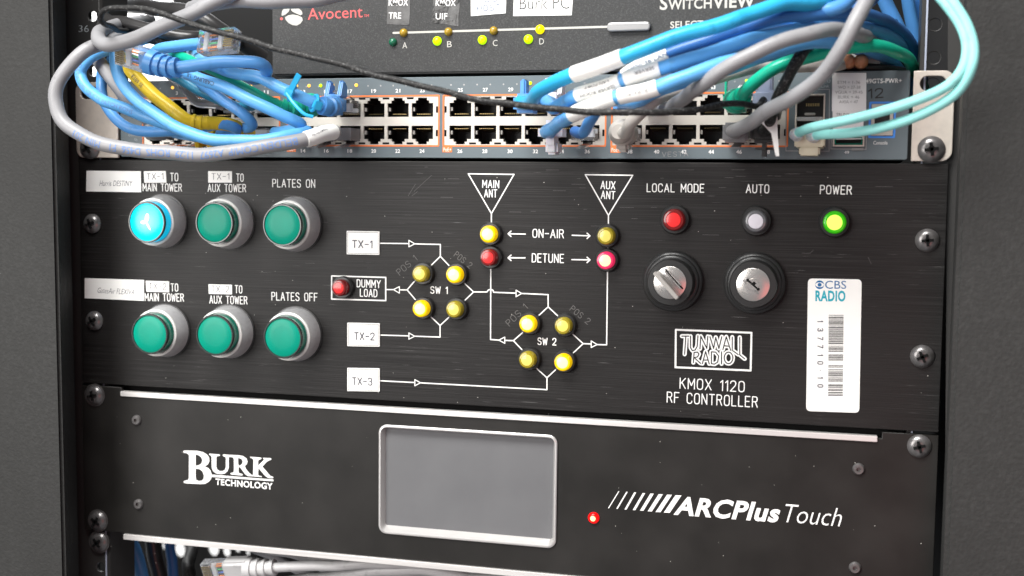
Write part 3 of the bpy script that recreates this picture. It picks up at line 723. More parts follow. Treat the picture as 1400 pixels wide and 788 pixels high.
while y < 676:
    wv = rnd.choice((2.6, 3.2, 4.5, 6)); dens = 0.8 if (y//28) % 2 else 0.5
    if rnd.random() < 0.86:
        a, b, c, d = a2(*zc(150-0.008*(y-240), y)), a2(*zc(230-0.01*(y-240), y)), a2(*zc(230-0.01*(y-240), y+wv)), a2(*zc(150-.008*(y-240), y+wv))
        bars.append([a, b, c, d])
    y += wv+rnd.choice((2.4, 3.0, 3.6, 6))
plate('barcode', bars, -0.3, 0.04, 'blackink', tag)
for ch, yy in zip('137710-10', (274, 320, 366, 410, 456, 498, 538, 578, 622)):
    u, v = zc(91, yy-9); u2, v2 = zc(91, yy+9)
    if ch == '1': (u, v), (u2, v2) = zc(91, yy-4), zc(91, yy+4)
    if ch == '-': (u, v), (u2, v2) = zc(91, yy-3), zc(91, yy+3)
    engrave('lettering', ch, (u, v), (u2, v2), 25/3.944*1.05, 'darkink', tag, width=.42, Y=-0.26)

# ================================================================== remote control unit with touch screen (two units high)
rc = thing('remote_control_unit', 'matt black two unit panel with grey touch screen and silver trim', 'control unit', (0, 3, -222))
HB, HT = -221.2, -133.9
out = [(-241.3, HB), (241.3, HB), (241.3, HT), (214.6, HT), (214.6, HT-3.2), (-215.2, HT-2.6), (-215.2, HT), (-241.3, HT)]
sx0, sx1, sz0, sz1 = -52.9, 48.8, -207.4, -145.9
plate('front_panel', [out, rrect(sx0+.1, sz0+.1, sx1-.1, sz1-.1, 4.6), rrect(-238.5, -143.2, -229, -136.4, 3.3), rrect(229, -143.2, 238.5, -136.4, 3.3), rrect(-238.5, -219.2, -229, -212.4, 3.3)], 0, 3.0, 'satin', rc, 0.3)
box('chassis', -224, 222, 7, 230, -219, -133.6, 'black', rc)
box('trim_strip', -215.1, 212.4, -1.2, 3.0, -138.9, -136.0, 'alu', rc, 0.25)
box('trim_strip', -214.4, 215, -1.2, 3.0, -224.8, -221.5, 'alu', rc, 0.25)
# bezel: a chamfered ring sinking to the glass
def ring_loop(x0, z0, x1, z1, r, y): return [(x, y, z) for x, z in rrect(x0, z0, x1, z1, r, 5)]
ix0, iz0 = a2(527.2, 717.7, 2.6); ix1, iz1 = a2(757, 600, 2.6)
loops = [ring_loop(sx0, sz0, sx1, sz1, 4.6, 1.0), ring_loop(sx0, sz0, sx1, sz1, 4.6, -0.9), ring_loop(sx0+.5, sz0+.5, sx1-.5, sz1-.5, 4.2, -1.3), ring_loop(sx0+1.2, sz0+1.2, sx1-1.2, sz1-1.2, 3.6, -1.3),
         ring_loop(ix0, iz0, ix1, iz1, 1.2, 2.5), ring_loop(ix0, iz0, ix1, iz1, 1.2, 3.4)]
n = len(loops[0]); V = [p for l in loops for p in l]
Fc = [(j*n+i, j*n+(i+1) % n, (j+1)*n+(i+1) % n, (j+1)*n+i) for j in range(len(loops)-1) for i in range(n)]
scr = box('touch_screen', ix0-1, ix1+1, 2.6, 6, iz0-1, iz1+1, 'screen', rc)
mk('bezel', V, Fc, 'bezel_alu', scr, True)
for (u, v, ro) in ((127, 541, 0.2), (131.5, 713, 1.0), (1257, 611, 0.3)):
    p = at(u, v, -2); screw_mesh('screw', rc, (p.x, -0.02, p.z), 5.8, 2.8, ro, v != 611)
for (u, v) in ((186, 575), (188.5, 690), (1174, 642), (1169, 777)):
    p = at(u, v, -1); screw_mesh('hex_screw', rc, (p.x, -0.02, p.z), 3.1, 1.6, 0, False, True)
p = at(811, 709, -1.5)
o = localpart('power_light', *lathe([(3.1, 0), (3.1, -0.5), (2.7, -1.4), (1.6, -2.2)], 24), 'led_red_rim', rc, (p.x, -0.02, p.z))
localpart('lit_centre', *lathe([(1.65, -1.9), (1.3, -2.4), (0.01, -2.6)], 20), 'led_red_core', o, (p.x, -0.02, p.z))
DU = []; rs = random.Random(5)
for _ in range(55):
    p = a2(rs.uniform(150, 1260), rs.uniform(560, 775))
    if not (sx0-3 < p[0] < sx1+3 and sz0-3 < p[1] < sz1+3) and p[1] < -141: DU.append(circ(p[0], p[1], rs.uniform(.10, .24), 6))
plate('dust', DU, -0.04, 0.02, 'offwhite', rc)
# maker's serif name, drawn as outlines
def zb(x, y): return a2(240+x/9.333, 600+y/9.333)
def cut(name, loops, yo=0.0, m='white', f=zb, par=None, t=0.05, yf=0.0):
    return plate(name, [[f(*p) for p in l] for l in loops], yf-0.06-yo, t, m, par or rc)
cut('logo_letter', [[(98, 165), (108, 152), (135, 150), (280, 155), (350, 170), (400, 200), (430, 240), (433, 285), (415, 325), (375, 355), (420, 375), (450, 410), (462, 460), (455, 510), (425, 550), (380, 575), (320, 580), (130, 570), (105, 560), (105, 542), (125, 534), (155, 528), (170, 505), (172, 220), (165, 200), (140, 185), (105, 180)],
                    [(258, 200), (300, 215), (330, 240), (342, 280), (330, 315), (295, 340), (258, 345)], [(258, 382), (310, 390), (345, 420), (362, 470), (358, 510), (335, 535), (300, 540), (265, 525), (258, 490)]])
cut('logo_letter', [[(430, 190), (560, 200), (570, 212), (558, 222), (530, 225), (522, 240), (522, 360), (535, 395), (565, 412), (600, 412), (630, 395), (642, 360), (642, 250), (635, 232), (610, 225), (600, 210), (612, 199), (700, 206), (690, 230), (680, 245), (680, 370), (665, 415), (630, 445), (580, 455), (520, 445), (480, 415), (462, 370), (460, 235), (450, 215), (430, 205)]], 0.02)
cut('logo_letter', [[(692, 205), (800, 210), (860, 220), (905, 250), (920, 290), (910, 325), (885, 350), (900, 385), (940, 435), (978, 466), (985, 478), (930, 480), (890, 455), (850, 400), (825, 365), (805, 362), (805, 420), (815, 440), (855, 450), (860, 465), (845, 470), (710, 458), (698, 445), (712, 435), (738, 430), (745, 410), (745, 265), (735, 240), (690, 232)],
                    [(800, 245), (840, 258), (858, 285), (850, 320), (820, 345), (803, 335), (800, 300)]], 0.04)
cut('logo_letter', [[(950, 230), (1090, 240), (1100, 250), (1085, 265), (1062, 270), (1055, 285), (1055, 340), (1125, 275), (1130, 262), (1115, 252), (1120, 243), (1215, 248), (1225, 258), (1215, 272), (1190, 280), (1160, 300), (1110, 355), (1190, 450), (1215, 475), (1245, 485), (1250, 498), (1235, 507), (1180, 500), (1140, 470), (1060, 375), (1055, 460), (1065, 472), (1100, 478), (1102, 490), (960, 478), (975, 468), (990, 455), (995, 280), (985, 255), (960, 245)]], 0.06)
cut('logo_rule', [[(455, 457), (1250, 520), (1250, 543), (455, 487)]], 0.08)
text('lettering', 'TECHNOLOGY', (240+510/9.333, 600+585/9.333), (240+1240/9.333, 600+648/9.333), 8.2, 'white', rc, bold=0.03)
def zr(x, y): return a2(820+x/4, 660+y/4)
for i, (bx, tx, by, ty, wd) in enumerate(zip((45, 90, 135, 180, 220, 262, 305, 350), (105, 150, 195, 243, 288, 336, 384, 434), (140, 143, 147, 150, 153, 157, 161, 164), (47, 50, 53, 57, 60, 63, 66, 69), (5, 8, 11, 14, 19, 23, 27, 33))):
    cut('slash_mark', [[(bx, by), (tx-wd*0.6, ty), (tx+wd*.4, ty+1), (bx+wd, by+1)]], 0, 'white', zr)
text('lettering', 'ARCPlus', (820+404/4, 660+171/4), (820+972/4, 660+214/4), 23.5, 'white', rc, bold=0.034, shear=0.27)
text('lettering', 'Touch', (820+990/4, 660+215/4), (820+1310/4, 660+241/4), 25.5, 'white', rc, bold=-0.010, shear=0.25)

# ================================================================== network switch (one unit high)
sw = thing('network_switch', 'slate grey network switch with two rows of beige ports outlined in orange', 'network switch', (0, 3, 1))
FX0, FX1, FZ0, FZ1 = -213.3, 222.0, 1.2, 44.6
blocks = [(-198.5, -112.9), (-107.8, -19.4), (-16.5, 71.8), (75.3, 164.2)]
BZ0, BZ1 = 7.9, 34.5
con = [a2(1186.8, 189), a2(1225.5, 139)]; cage1 = [a2(1086, 200.5), a2(1128.5, 128.5)]; cage2 = [a2(1138.5, 200.5), a2(1182, 185)]
holes = [rrect(a, BZ0, b, BZ1, 0.5, 2) for a, b in blocks]
def pad(c, e): return rrect(min(c[0][0], c[1][0])+e, min(c[0][1], c[1][1])+e, max(c[0][0], c[1][0])-e, max(c[0][1], c[1][1])-e, 0.4, 2)
holes += [pad(con, 1.2), pad(cage1, 0.3), pad(cage2, 0.3)]
plate('front_panel', [rrect(FX0, FZ0, FX1, FZ1, 1.2, 3)]+holes, 0, 2.0, 'switch', sw, 0.3)
box('body', FX0+.4, FX1-.4, 16, 300, FZ0+.3, FZ1-.3, 'switch', sw)
for sd in (-1, 1):             # rack ears
    x0, x1 = (FX1+1.6, 242.6) if sd > 0 else (-242.0, FX0-1.0)
    s0 = (226.6, 238.8) if sd > 0 else (-238.8, -226.6)
    P = [(x0, 0.6), (x1, 0.6), (x1, 44.2), (x0, 44.2)]
    ro = 5.0
    outl = rrect(x0, 0.6, x1, 44.2, ro, 6)
    outl = [((x0 if sd > 0 else x1) if ((sd > 0 and p[0] < x0+ro) or (sd < 0 and p[0] > x1-ro)) else p[0], p[1]) for p in outl]
    if sd > 0: outl = [(x0, 0.6)]+[p for p in outl if p[0] > x0+ro-0.01]+[(x0, 44.2)]; outl = [p for p in outl]
    else: outl = [(x1, 44.2)]+[p for p in outl if p[0] < x1-ro+0.01]+[(x1, 0.6)]
    # order the loop round its centre
    cxx, czz = (x0+x1)/2, 22.4
    outl.sort(key=lambda p: math.atan2(p[1]-czz, p[0]-cxx))
    ear = plate('rack_ear', [outl, rrect(s0[0], 34.4, s0[1], 41.6, 3.5, 6), rrect(s0[0], 3.2, s0[1], 10.4, 3.5, 6)], -1.2, 2.0, 'ear', sw, 0.35)
    screw_mesh('screw', ear, (232.9 if sd > 0 else -232.7, -1.25, 6.3), 6.5, 3.0, 0.15 if sd > 0 else 0.6, False)
PORT = {}
def jack_shape(cx, z0, z1, up):
    """stepped opening: wide for the plug, narrow for its latch"""
    h = z1-z0; s = [(-6.1, 0), (6.1, 0), (6.1, .72*h), (3.9, .72*h), (3.9, .86*h), (2.6, .86*h), (2.6, h), (-2.6, h), (-2.6, .86*h), (-3.9, .86*h), (-3.9, .72*h), (-6.1, .72*h)]
    return [(cx+x, z0+z if up else z1-z) for x, z in s]
rowT = (23.4, 33.6); rowB = (8.6, 18.6)
proto = {}
for bi, (bx0, bx1) in enumerate(blocks):
    pitch = 13.95; c0 = (bx0+bx1)/2-2.5*pitch
    hs = []; cs = []
    for c in range(6):
        x = c0+c*pitch
        hs.append(jack_shape(x, *rowT, True)); hs.append(jack_shape(x, *rowB, False)); cs.append(x)
    o = plate('port_block', [rrect(bx0+.05, BZ0+.05, bx1-.05, BZ1-.05, .4, 2)]+hs, 0.3, 1.4, 'jack', sw, 0.0)
    # orange outline with its tab
    plate('port_outline', [rrect(bx0-.55, BZ0-.55, bx1+.55, BZ1+.55, .6, 2), rrect(bx0+.25, BZ0+.25, bx1-.25, BZ1-.25, .4, 2)], -0.1, 0.09, 'orange', sw)
    tb = plate('poe_tab', [[(bx0-.55, BZ0-.56), (bx0-.55, BZ0-3.6), (bx0+4.9, BZ0-3.6), (bx0+4.9, BZ0-.56)]], -0.1, 0.09, 'orange', sw)
    pz = BZ0-3.1
    cu = bpy.data.curves.new('t', 'FONT'); cu.body = 'PoE+'; me = curve_mesh(cu)
    place_flat(me, Vector((bx0, 0, pz)), Vector((bx0+4.4, 0, pz)), 2.0/0.7, 0, -0.14, tb); fin('lettering', me, 'white', tb)
    # the little light windows between the jacks
    wins = []
    for c in range(7):
        x = bx0+1.0 if c == 0 else (bx1-1.0 if c == 6 else c0+(c-.5)*pitch)
        for z, wd, hd in (((BZ1-1.2, 1.9, .5), (BZ0+1.2, 1.9, .5)) if 0 < c < 6 else ((27.2, .55, 1.7), (14.6, .55, 1.7))):
            wins.append([(x-wd, z-hd), (x+wd, z-hd), (x+wd, z+hd), (x-wd, z+hd)])
    plate('light_window', wins, 0.2, 0.08, 'black', o)
    for c, x in enumerate(cs):
        for row in (0, 1):
            num = bi*12+c*2+1+row; z0, z1 = rowT if row == 0 else rowB; up = row == 0
            PORT[num] = (x, (z0+z1)/2)
            if row not in proto:
                sh = jack_shape(0, z0-(z0+z1)/2, z1-(z0+z1)/2, up); m_ = len(sh)
                V = [(a, 1.71, b) for a, b in sh]+[(a, 15, b) for a, b in sh]
                Fc = [(i, (i+1) % m_, m_+(i+1) % m_, m_+i) for i in range(m_)]+[tuple(range(m_, 2*m_))]
                pp = localpart('port', V, Fc, 'cavity', o, (x, 0, (z0+z1)/2), False)
                s_ = -1 if up else 1; h2 = (z1-z0)/2
                V, Fc = join([boxm(-3.9+i*1.02, -3.55+i*1.02, 3.0, 13, s_*(h2-1.7-(0)), s_*(h2-1.35)) for i in range(8)])
                V = [(a, b, c_+(-s_)*(b-3)*0.12) for a, b, c_ in V]
                localpart('contact_pins', V, Fc, 'gold', pp, (x, 0, (z0+z1)/2), False)
                V, Fc = join([boxm(-6.1, -4.9, 1.8, 4.0, -0.8-s_*-1.2, 1.2-s_*-1.2), boxm(5.9, 6.1, 1.8, 4.0, -0.8-s_*-1.2, 1.2-s_*-1.2)])
                localpart('ground_tab', V, Fc, 'tab', pp, (x, 0, (z0+z1)/2), False)
                proto[row] = pp
            else:
                inst(proto[row], o, (x, 0, (z0+z1)/2))
                list(o.children)[-1]
for num, (x, z) in PORT.items():
    top = num % 2 == 1; s = str(num); zz = 36.5 if top else 4.0
    if not top and x-3 < [b for b in blocks if b[0] < x][-1][0]+4.9: x += 2
    cu = bpy.data.curves.new('t', 'FONT'); cu.body = s; cu.offset = 0.02; cu.resolution_u = 2; me = curve_mesh(cu); hw = 0.7*len(s)
    place_flat(me, Vector((x-hw, 0, zz)), Vector((x+hw, 0, zz)), 1.9/0.7, 0, -0.07, sw); fin('port_number', me, 'white', sw)
for u, v, m_ in ((236, 120, 'led_orange_on'), (343, 118.5, 'led_orange_on'), (405.5, 117.6, 'led_orange_on'), (422.6, 117.5, 'led_orange_on'), (438.5, 117.3, 'led_green_on'), (455, 117, 'led_orange_on'), (470.7, 116.9, 'led_orange_on'), (487.2, 116.7, 'led_orange_on'), (725, 114, 'led_green_on'), (1021, 111, 'led_green_on')):
    p = at(u, v, 0); localpart('status_light', *lathe([(0.95, 0), (0.85, -0.4), (0.01, -0.55)], 12), m_, sw, (p.x, -0.02, p.z))
ofl = []
for bi, (bx0, bx1) in enumerate(blocks):
    for c in range(12):
        ofl.append(circ(bx0+4+c*7.3, 40.2, 0.45, 8))
plate('unlit_lights', ofl, -0.03, 0.03, 'silver', sw)
T_ = lambda s, A_, B_, h, m='white', par=sw, **k: text('lettering', s, A_, B_, h, m, par, **k)
T_('Link/Act', (595, 124), (612, 123.8), 3.6, bold=-.01); T_('Down', (176, 186.5), (187, 186.3), 3.2, 'dimwhite'); T_('Up', (184, 192.5), (188, 192.3), 3.2, 'dimwhite'); T_('Reset', (181, 199), (189, 198.8), 3.2, 'dimwhite')
T_('849GTS-PWR+', (1179.5, 114.2), (1232.8, 113.4), 5.8, bold=.02); T_('Console', (1194, 197.8), (1213.4, 197.8), 4.6)
T_('48', (1101.2, 210), (1108, 210), 3.8); T_('49', (1154.4, 210.4), (1160.8, 210.4), 3.8); T_('M U', (1124, 113.4), (1135, 113.2), 4, 'dimwhite'); T_('Link', (1123, 120.2), (1134, 120), 4, 'dimwhite')
engrave('pen_note', '12', (1187, 134.6), (1208, 133.2), 12, 'blackink', sw, width=.6)
engrave('pen_note', 'VESTA', (905, 214.4), (941, 213.8), 6.2, 'silver', sw, width=.22)
# uplink cages and console jack
strokes('cage_outline', [[a2(1075, 122.6), a2(1134, 122.4), a2(1133.5, 207), a2(1074.5, 206.5), a2(1075, 122.6)]], 0.4, 'silver', sw)
strokes('cage_outline', [[a2(1137, 184), a2(1136, 203.8), a2(1184, 204.4), a2(1184.5, 184)]], 0.4, 'silver', sw)
def cage(c, yb=14):
    x0, x1 = sorted((c[0][0], c[1][0])); z0, z1 = sorted((c[0][1], c[1][1]))
    L1 = [(x0, -0.9, z0), (x1, -0.9, z0), (x1, -0.9, z1), (x0, -0.9, z1)]; e = .7
    L2 = [(x0+e, -1.0, z0+e), (x1-e, -1.0, z0+e), (x1-e, -1.0, z1-e), (x0+e, -1.0, z1-e)]
    L3 = [(a, yb, b) for a, _, b in L2]; L0 = [(a, 1, b) for a, _, b in L1]
    V = L0+L1+L2+L3; Fc = [(j*4+i, j*4+(i+1) % 4, (j+1)*4+(i+1) % 4, (j+1)*4+i) for j in range(3) for i in range(4)]
    o = mk('uplink_cage', V, Fc, 'ear', sw); box('cage_inside', x0+e, x1-e, 5, yb, z0+e, z1-e, 'cavity', o, 0); return o, x0, x1, z0, z1
cg, x0, x1, z0, z1 = cage(cage1)
box('cage_divider', x0+.7, x1-.7, -1.0, 6, z0+12.6, z0+14.6, 'steel', cg); box('spring_latch', x0+4.5, x1-4.5, -1.4, 0.4, z0+15.4, z0+16.6, 'tab', cg)
V, Fc = join([boxm(x0+5+i*.85, x0+5.4+i*.85, 4.0, 4.9, z0+20.2, z0+21.6) for i in range(8)]); mk('contact_pins', V, Fc, 'gold', cg)
cg2, x0, x1, z0, z1 = cage(cage2)
strokes('cage_gasket', [[(x0+1.2, z0+1.2), (x1-1.2, z0+1.2), (x1-1.2, z1-1.2), (x0+1.2, z1-1.2), (x0+1.2, z0+1.2)]], .35, 'green_side', cg2, -0.6)
box('pull_tab', at(1164, 203).x, at(1181, 203).x, -0.6, -0.1, at(1164, 206).z, at(1164, 202.5).z, 'silver', sw)
cxa, cxb = con[0][0], con[1][0]; cza, czb = sorted((con[0][1], con[1][1]))
plate('console_outline', [rrect(cxa, cza, cxb, czb, .5, 2), rrect(cxa+1.0, cza+1.0, cxb-1.0, czb-1.0, .4, 2)], -0.1, 0.09, 'blueline', sw)
cm = (cxa+cxb)/2; zc_ = (cza+czb)/2
cb = plate('console_jack', [rrect(cxa+1.25, cza+1.25, cxb-1.25, czb-1.25, .3, 2), [(cm-3.6, zc_-4.2), (cm+3.6, zc_-4.2), (cm+3.6, zc_+4.0), (cm+2, zc_+4.0), (cm+2, zc_+5.2), (cm-2, zc_+5.2), (cm-2, zc_+4.0), (cm-3.6, zc_+4.0)]], -0.6, 2.2, 'jack', sw)
box('jack_inside', cm-4, cm+4, 1.7, 9, zc_-5, zc_+6, 'cavity', cb, 0)
# paper notes taped over the uplinks
def z8(x, y): return (1060+x/4.924, 80+y/4.924)
low = sticker([z8(385, 352), z8(597, 352), z8(590, 545), z8(388, 548)], 'paper', sw, .2, .15, name='paper_note')
hi = sticker([z8(383, 98), z8(613, 98), z8(612, 358), z8(381, 357)], 'paper', sw, .2, .4, name='paper_note')
for s, xa, xb, yy in (('ETM = 1-36', 420, 570, 172), ('WO = 37-38', 422, 572, 205), ('VGUA = 39-45', 403, 587, 238), ('BURK = 46', 422, 565, 271), ('AXIA = 47', 430, 555, 303)):
    T_(s, z8(xa, yy), z8(xb, yy), 4, 'greyink', hi, Y=-0.41, bold=-.01)
T_('TRUNK = 48', z8(408, 388), z8(562, 388), 4, 'greyink', low, Y=-0.16)

# ================================================================== keyboard / video switch above
kv = thing('kvm_switch', 'charcoal textured selector box with small round lights and oblong silver button', 'kvm switch', (0, 3, 46))
box('body', -117.3, 177, 0.0, 180, 46.4, 105, 'kvm', kv, 1.0)
box('shelf', -223, 223, 60, 300, 45.2, 46.0, 'black', kv, 0.1)
def zk(x, y): return (350+x/3.583, y/3.583)
def fk(x, y): return a2(*zk(x, y))
cut('logo_petal', [[(125, 76), (128, 55), (140, 40), (158, 34), (167, 40), (160, 58), (145, 72), (130, 78)]], 0, 'offwhite', fk, kv)
cut('logo_petal', [[(168, 38), (185, 34), (208, 40), (224, 55), (228, 70), (218, 76), (200, 68), (182, 60), (172, 50)]], 0, 'offwhite', fk, kv)
cut('logo_petal', [[(142, 86), (158, 76), (180, 72), (205, 76), (226, 86), (229, 100), (218, 116), (200, 126), (180, 124), (160, 114), (147, 100)]], 0, 'offwhite', fk, kv)
cut('logo_dot', [[(125+7*math.cos(i*.63), 93+7*math.sin(i*.63)) for i in range(10)]], 0, 'red_print', fk, kv)
T_('Avocent', zk(254, 98), zk(523, 85), 15, 'red_print', kv, bold=0.0); T_('TM', zk(529, 85), zk(553, 84), 3.5, 'red_print', kv)
for (pts, a, b) in ((((645, -30), (758, -30), (752, 126), (641, 120)), ('KMOX', 650, 745, 28), ('TRE', 650, 711, 92)), (((868, -30), (1002, -30), (992, 130), (864, 112)), ('KMOX', 880, 978, 30), ('UIF', 880, 937, 96))):
    tp = sticker([zk(*p) for p in pts], 'tape', kv, .3, .15, name='tape_label')
    for s, xa, xb, yy in (a, b): T_(s, zk(xa, yy), zk(xb, yy), 8.2, 'white', tp, Y=-.16, bold=.01)
lb = sticker([zk(1052, -60), zk(1228, -60), zk(1224, 66), zk(1053, 80)], 'label', kv, .2, .2)
engrave('lettering', 'HOST', zk(1083, 55), zk(1196, 50), 7.5, 'navy', lb, width=.3, Y=-.21); engrave('lettering', 'MCC', zk(1080, 12), zk(1180, 8), 9, 'navy', lb, width=.3, Y=-.21)
def zl(x, y): return (650+x/3.583, y/3.583)
lb = sticker([zl(190, -60), zl(482, -60), zl(472, 76), zl(185, 80)], 'label', kv, .2, .2)
T_('Burk PC', zl(216, 48), zl(461, 44), 17, 'blackink', lb, Y=-.21, bold=-0.012)
strokes('accent_line', [[a2(538, 45.3), a2(832, 36.8)]], 1.1, 'offwhite', kv)
def led(u, v, m_, r=2.3):
    p = at(u, v, -1.2); localpart('status_light', *lathe([(r, 0), (r*.97, -0.8), (r*.7, -1.9), (r*.3, -2.3), (0.01, -2.4)], 20), m_, kv, (p.x, -0.02, p.z))
for u, v, m_ in ((551, 44.7, 'led_amber_off'), (612.3, 43.4, 'led_amber_off'), (674.3, 41.9, 'led_amber_off'), (737.8, 40.2, 'led_yellow_on'), (536.4, 57.5, 'led_green_off'), (597, 56, 'led_green_on'), (658.8, 54.6, 'led_green_on'), (721.8, 53.6, 'led_green_on')):
    led(u, v, m_, 2.45 if 'on' in m_ else 2.3)
for s, u, v in (('A', 553.5, 66.4), ('B', 614.5, 64.8), ('C', 677, 63.2), ('D', 740.6, 61)): T_(s, (u-3.2, v), (u+3.2, v-.2), 8, 'offwhite', kv)
P = [a2(831, 31.8), a2(890, 30.4), a2(890, 42.6), a2(831, 44.6)]
bt = plate('select_button', [rquad(P, 2.2, 5)], -2.6, 2.6, 'silver', kv, 0.8, smooth=True)
T_('S', (901.8, 13.4), (912.5, 13.2), 17, 'offwhite', kv, bold=.02); T_('WITCH', (913.5, 13.2), (973, 11.2), 13, 'offwhite', kv, bold=.02); T_('VIEW', (974.5, 11.2), (1032, 9.2), 15, 'offwhite', kv, bold=.03)
T_('SELECT', (916.3, 38.8), (961.5, 37.2), 8.6, 'offwhite', kv, bold=.02)

# ================================================================== cables
def proj(p):
    d = p-CP; z = d.dot(FW); return 700+F*d.dot(RR)/z, 394-F*d.dot(UU)/z
def fr(pa, u, v):              # fraction of the path that shows nearest a picture point
    best = min(range(len(pa.P)), key=lambda i: (proj(pa.P[i])[0]-u)**2+(proj(pa.P[i])[1]-v)**2)
    return best/(len(pa.P)-1)
def into(num, y=-16, back=14, dx=0, dz=0):
    x, z = PORT[num]; s_ = 1 if num % 2 else -1
    return [W(x+dx, y-back, z+dz), W(x, y-4, z), W(x, y, z)]
def plugin(pa, num, m='clear', y=-13, wires=False, contacts=False):
    x, z = PORT[num]; return rj45(pa.t, (x, y, z), (0, 1, 0), (0, 0, 1 if num % 2 else -1), m, contacts, 20, wires)
def hood(pa, num, m, y0=-24, y1=-12, w_=6.4, h_=5.2, fins=True, name='boot_hood', bev=2.0):
    """square end of a moulded boot, with the two ears that guard the latch"""
    x, z = PORT[num]; s_ = 1 if num % 2 else -1
    V, Fc = boxm(x-w_, x+w_, y0, y1, z-h_, z+h_)
    o = mk(name, V, Fc, m, pa.t, True, None, bev, 4)
    if fins:
        for dx in (-3.6, 3.6):
            P = [(y1, 0), (y1, 6), (y1-3, 8.6), (y1-6.5, 8.0), (y1-10, 0)]
            V = [(x+dx-0.9, a, z+s_*(h_-1+b)) for a, b in P]+[(x+dx+0.9, a, z+s_*(h_-1+b)) for a, b in P]; k = len(P)
            mk('latch_guard', V, [tuple(range(k)), tuple(range(k, 2*k))]+[(i, (i+1) % k, k+(i+1) % k, k+i) for i in range(k)], m, o, True, None, .5)
    return o
def tie(pa, u, v, m='cyan_blue_jacket', tail=None):
    f = fr(pa, u, v); p, T, n_, B = pa.frame(f*pa.L); R_ = pa.r+1.0
    P = [p+(n_*math.cos(a)+B*math.sin(a))*R_ for a in [i*2*math.pi/20 for i in range(21)]]
    V, Fc = tube_geo(P, 0.95, 8, False); o = mk('cable_tie', V, Fc, m, pa.t, True)
    V, Fc = boxm(-2.2, 2.2, -2.2, 2.2, -1.4, 1.4); mk('tie_head', orient(V, p+n_*(R_+.8), T, n_), Fc, m, o, False, None, .4)
    if tail:
        q = p+n_*(R_+.8); e = at(*tail); d = (e-q); V, Fc = boxm(-1.5, 1.5, 0, d.length, -.5, .5)
        mk('tie_tail', orient(V, q, d, n_), Fc, m, o, False, None, .2)
    return o
BL = 'blue patch cables on the left'; BR_ = 'blue patch cables on the right'
EXTRA = []
# ---- left side, back to front
t, a = thing_cable('patch_cable', 'mottled grey cable between blue loops over the left rack ear', [(160, 60, 20), (135, 66, -25), (132, 75, -34), (144, 95, -37), (163, 120, -36), (180, 143, -34), (205, 170, -28)]+into(4), 3.7, 'grey_jacket'); plugin(a, 4)
cable_text(a, 'RG  VEK', 22, 2.4, 'darkink')
t, a = thing_cable('patch_cable', 'darker blue cable drooping lowest in front of the left port block', [(160, 75, 10), (141, 95, -22), (139, 112, -30), (143, 140, -34), (160, 163, -38), (186, 179, -40), (230, 180, -42), (272, 174, -42), (305, 171, -40), (325, 178, -34)]+into(10, -18, 8), 2.9, 'mid_blue_jacket', BL); plugin(a, 10)
t, a = thing_cable('patch_cable', 'teal blue cable sloping behind the green one at left', [(150, 62, 0), (180, 78, -20), (239, 103, -30), (272, 124, -32), (303, 138, -30), (326, 148, -26)]+into(11, -18, 8), 2.9, 'teal_blue_jacket', BL); plugin(a, 11, 'clear')
t, a = thing_cable('patch_cable', 'smoky translucent booted cable with coloured wires at left', [(215, 92, 20), (238, 108, -12), (256, 125, -20), (270, 141, -24)]+into(9, -22, 6), 2.6, 'smoky', BL); plugin(a, 9, 'smoky', wires=True)
t, a = thing_cable('patch_cable', 'yellow patch cable with ribbed boot among the blue cables', [(160, 62, -5), (170, 76, -30), (176, 92, -42), (194, 114, -45), (227, 144, -48), (250, 161, -48), (262, 166, -46), (290, 168, -42), (318, 172, -36)]+into(12, -20, 6), 3.6, 'yellow_jacket')
f = fr(a, 261, 166); V, Fc = tube_geo(a.frac(f, fr(a, 318, 171), 70), lambda q: 3.9-1.7*q+(0.5 if math.sin(q*38) > 0.3 else 0), 20); mk('boot', V, Fc, 'yellow_jacket', t, True)
cable_text(a, 'E189 5E', a.L*.42, 2.2, 'darkink'); plugin(a, 12)
t2, a2_ = thing_cable('patch_cable', 'short yellow boot tip poking out below the left port block', [W(PORT[8][0], -22, PORT[8][1]-1), W(PORT[8][0], -19, PORT[8][1]-.5), W(PORT[8][0], -16, PORT[8][1]), W(PORT[8][0], -12, PORT[8][1])], 3.0, 'yellow_jacket')
hood(a2_, 8, 'yellow_jacket', -21, -12, 5.0, 5.2, True); plugin(a2_, 8)
t, a = thing_cable('patch_cable', 'plain blue cable running straight down to the lower left ports', [(250, 88, 20), (268, 108, -25), (288, 125, -38), (306, 138, -41), (330, 155, -42), (345, 170, -38)]+into(12, -18, 8, -2, 2)[:1]+[W(PORT[12][0]-3, -20, PORT[12][1]+1)], 2.9, 'mid_blue_jacket', BL)
t, a = thing_cable('patch_cable', 'bright green cable lying between the left blue cables', [(222, 70, 10), (244, 76, -30), (267, 86, -42), (306, 104, -46), (353, 131, -46), (378, 143, -44), (395, 150, -40)]+into(15, -20, 8), 2.8, 'green_jacket')
boot(a, 26, 'green_jacket', n=6); hood(a, 15, 'green_jacket', -24, -12, 5.6, 4.6, False)
t, a = thing_cable('patch_cable', 'blue cable crossing above the clear plug and ending in a two eared boot', [(262, 70, -5), (278, 84, -40), (303, 95, -52), (330, 101, -55), (353, 106, -57), (389, 123, -56), (412, 133, -54), (432, 141, -50), (452, 146, -40)]+into(17, -20, 5), 3.0, 'sky_blue_jacket', BL)
boot(a, 30, 'mid_blue_jacket', n=6, rib=1.0, taper=.5); hood(a, 17, 'mid_blue_jacket', -26, -14, 4.6, 5.2, True); plugin(a, 17, 'clear', -14)
tie(a, 399, 126, tail=(409, 102, -64)); tie(a, 429, 140)
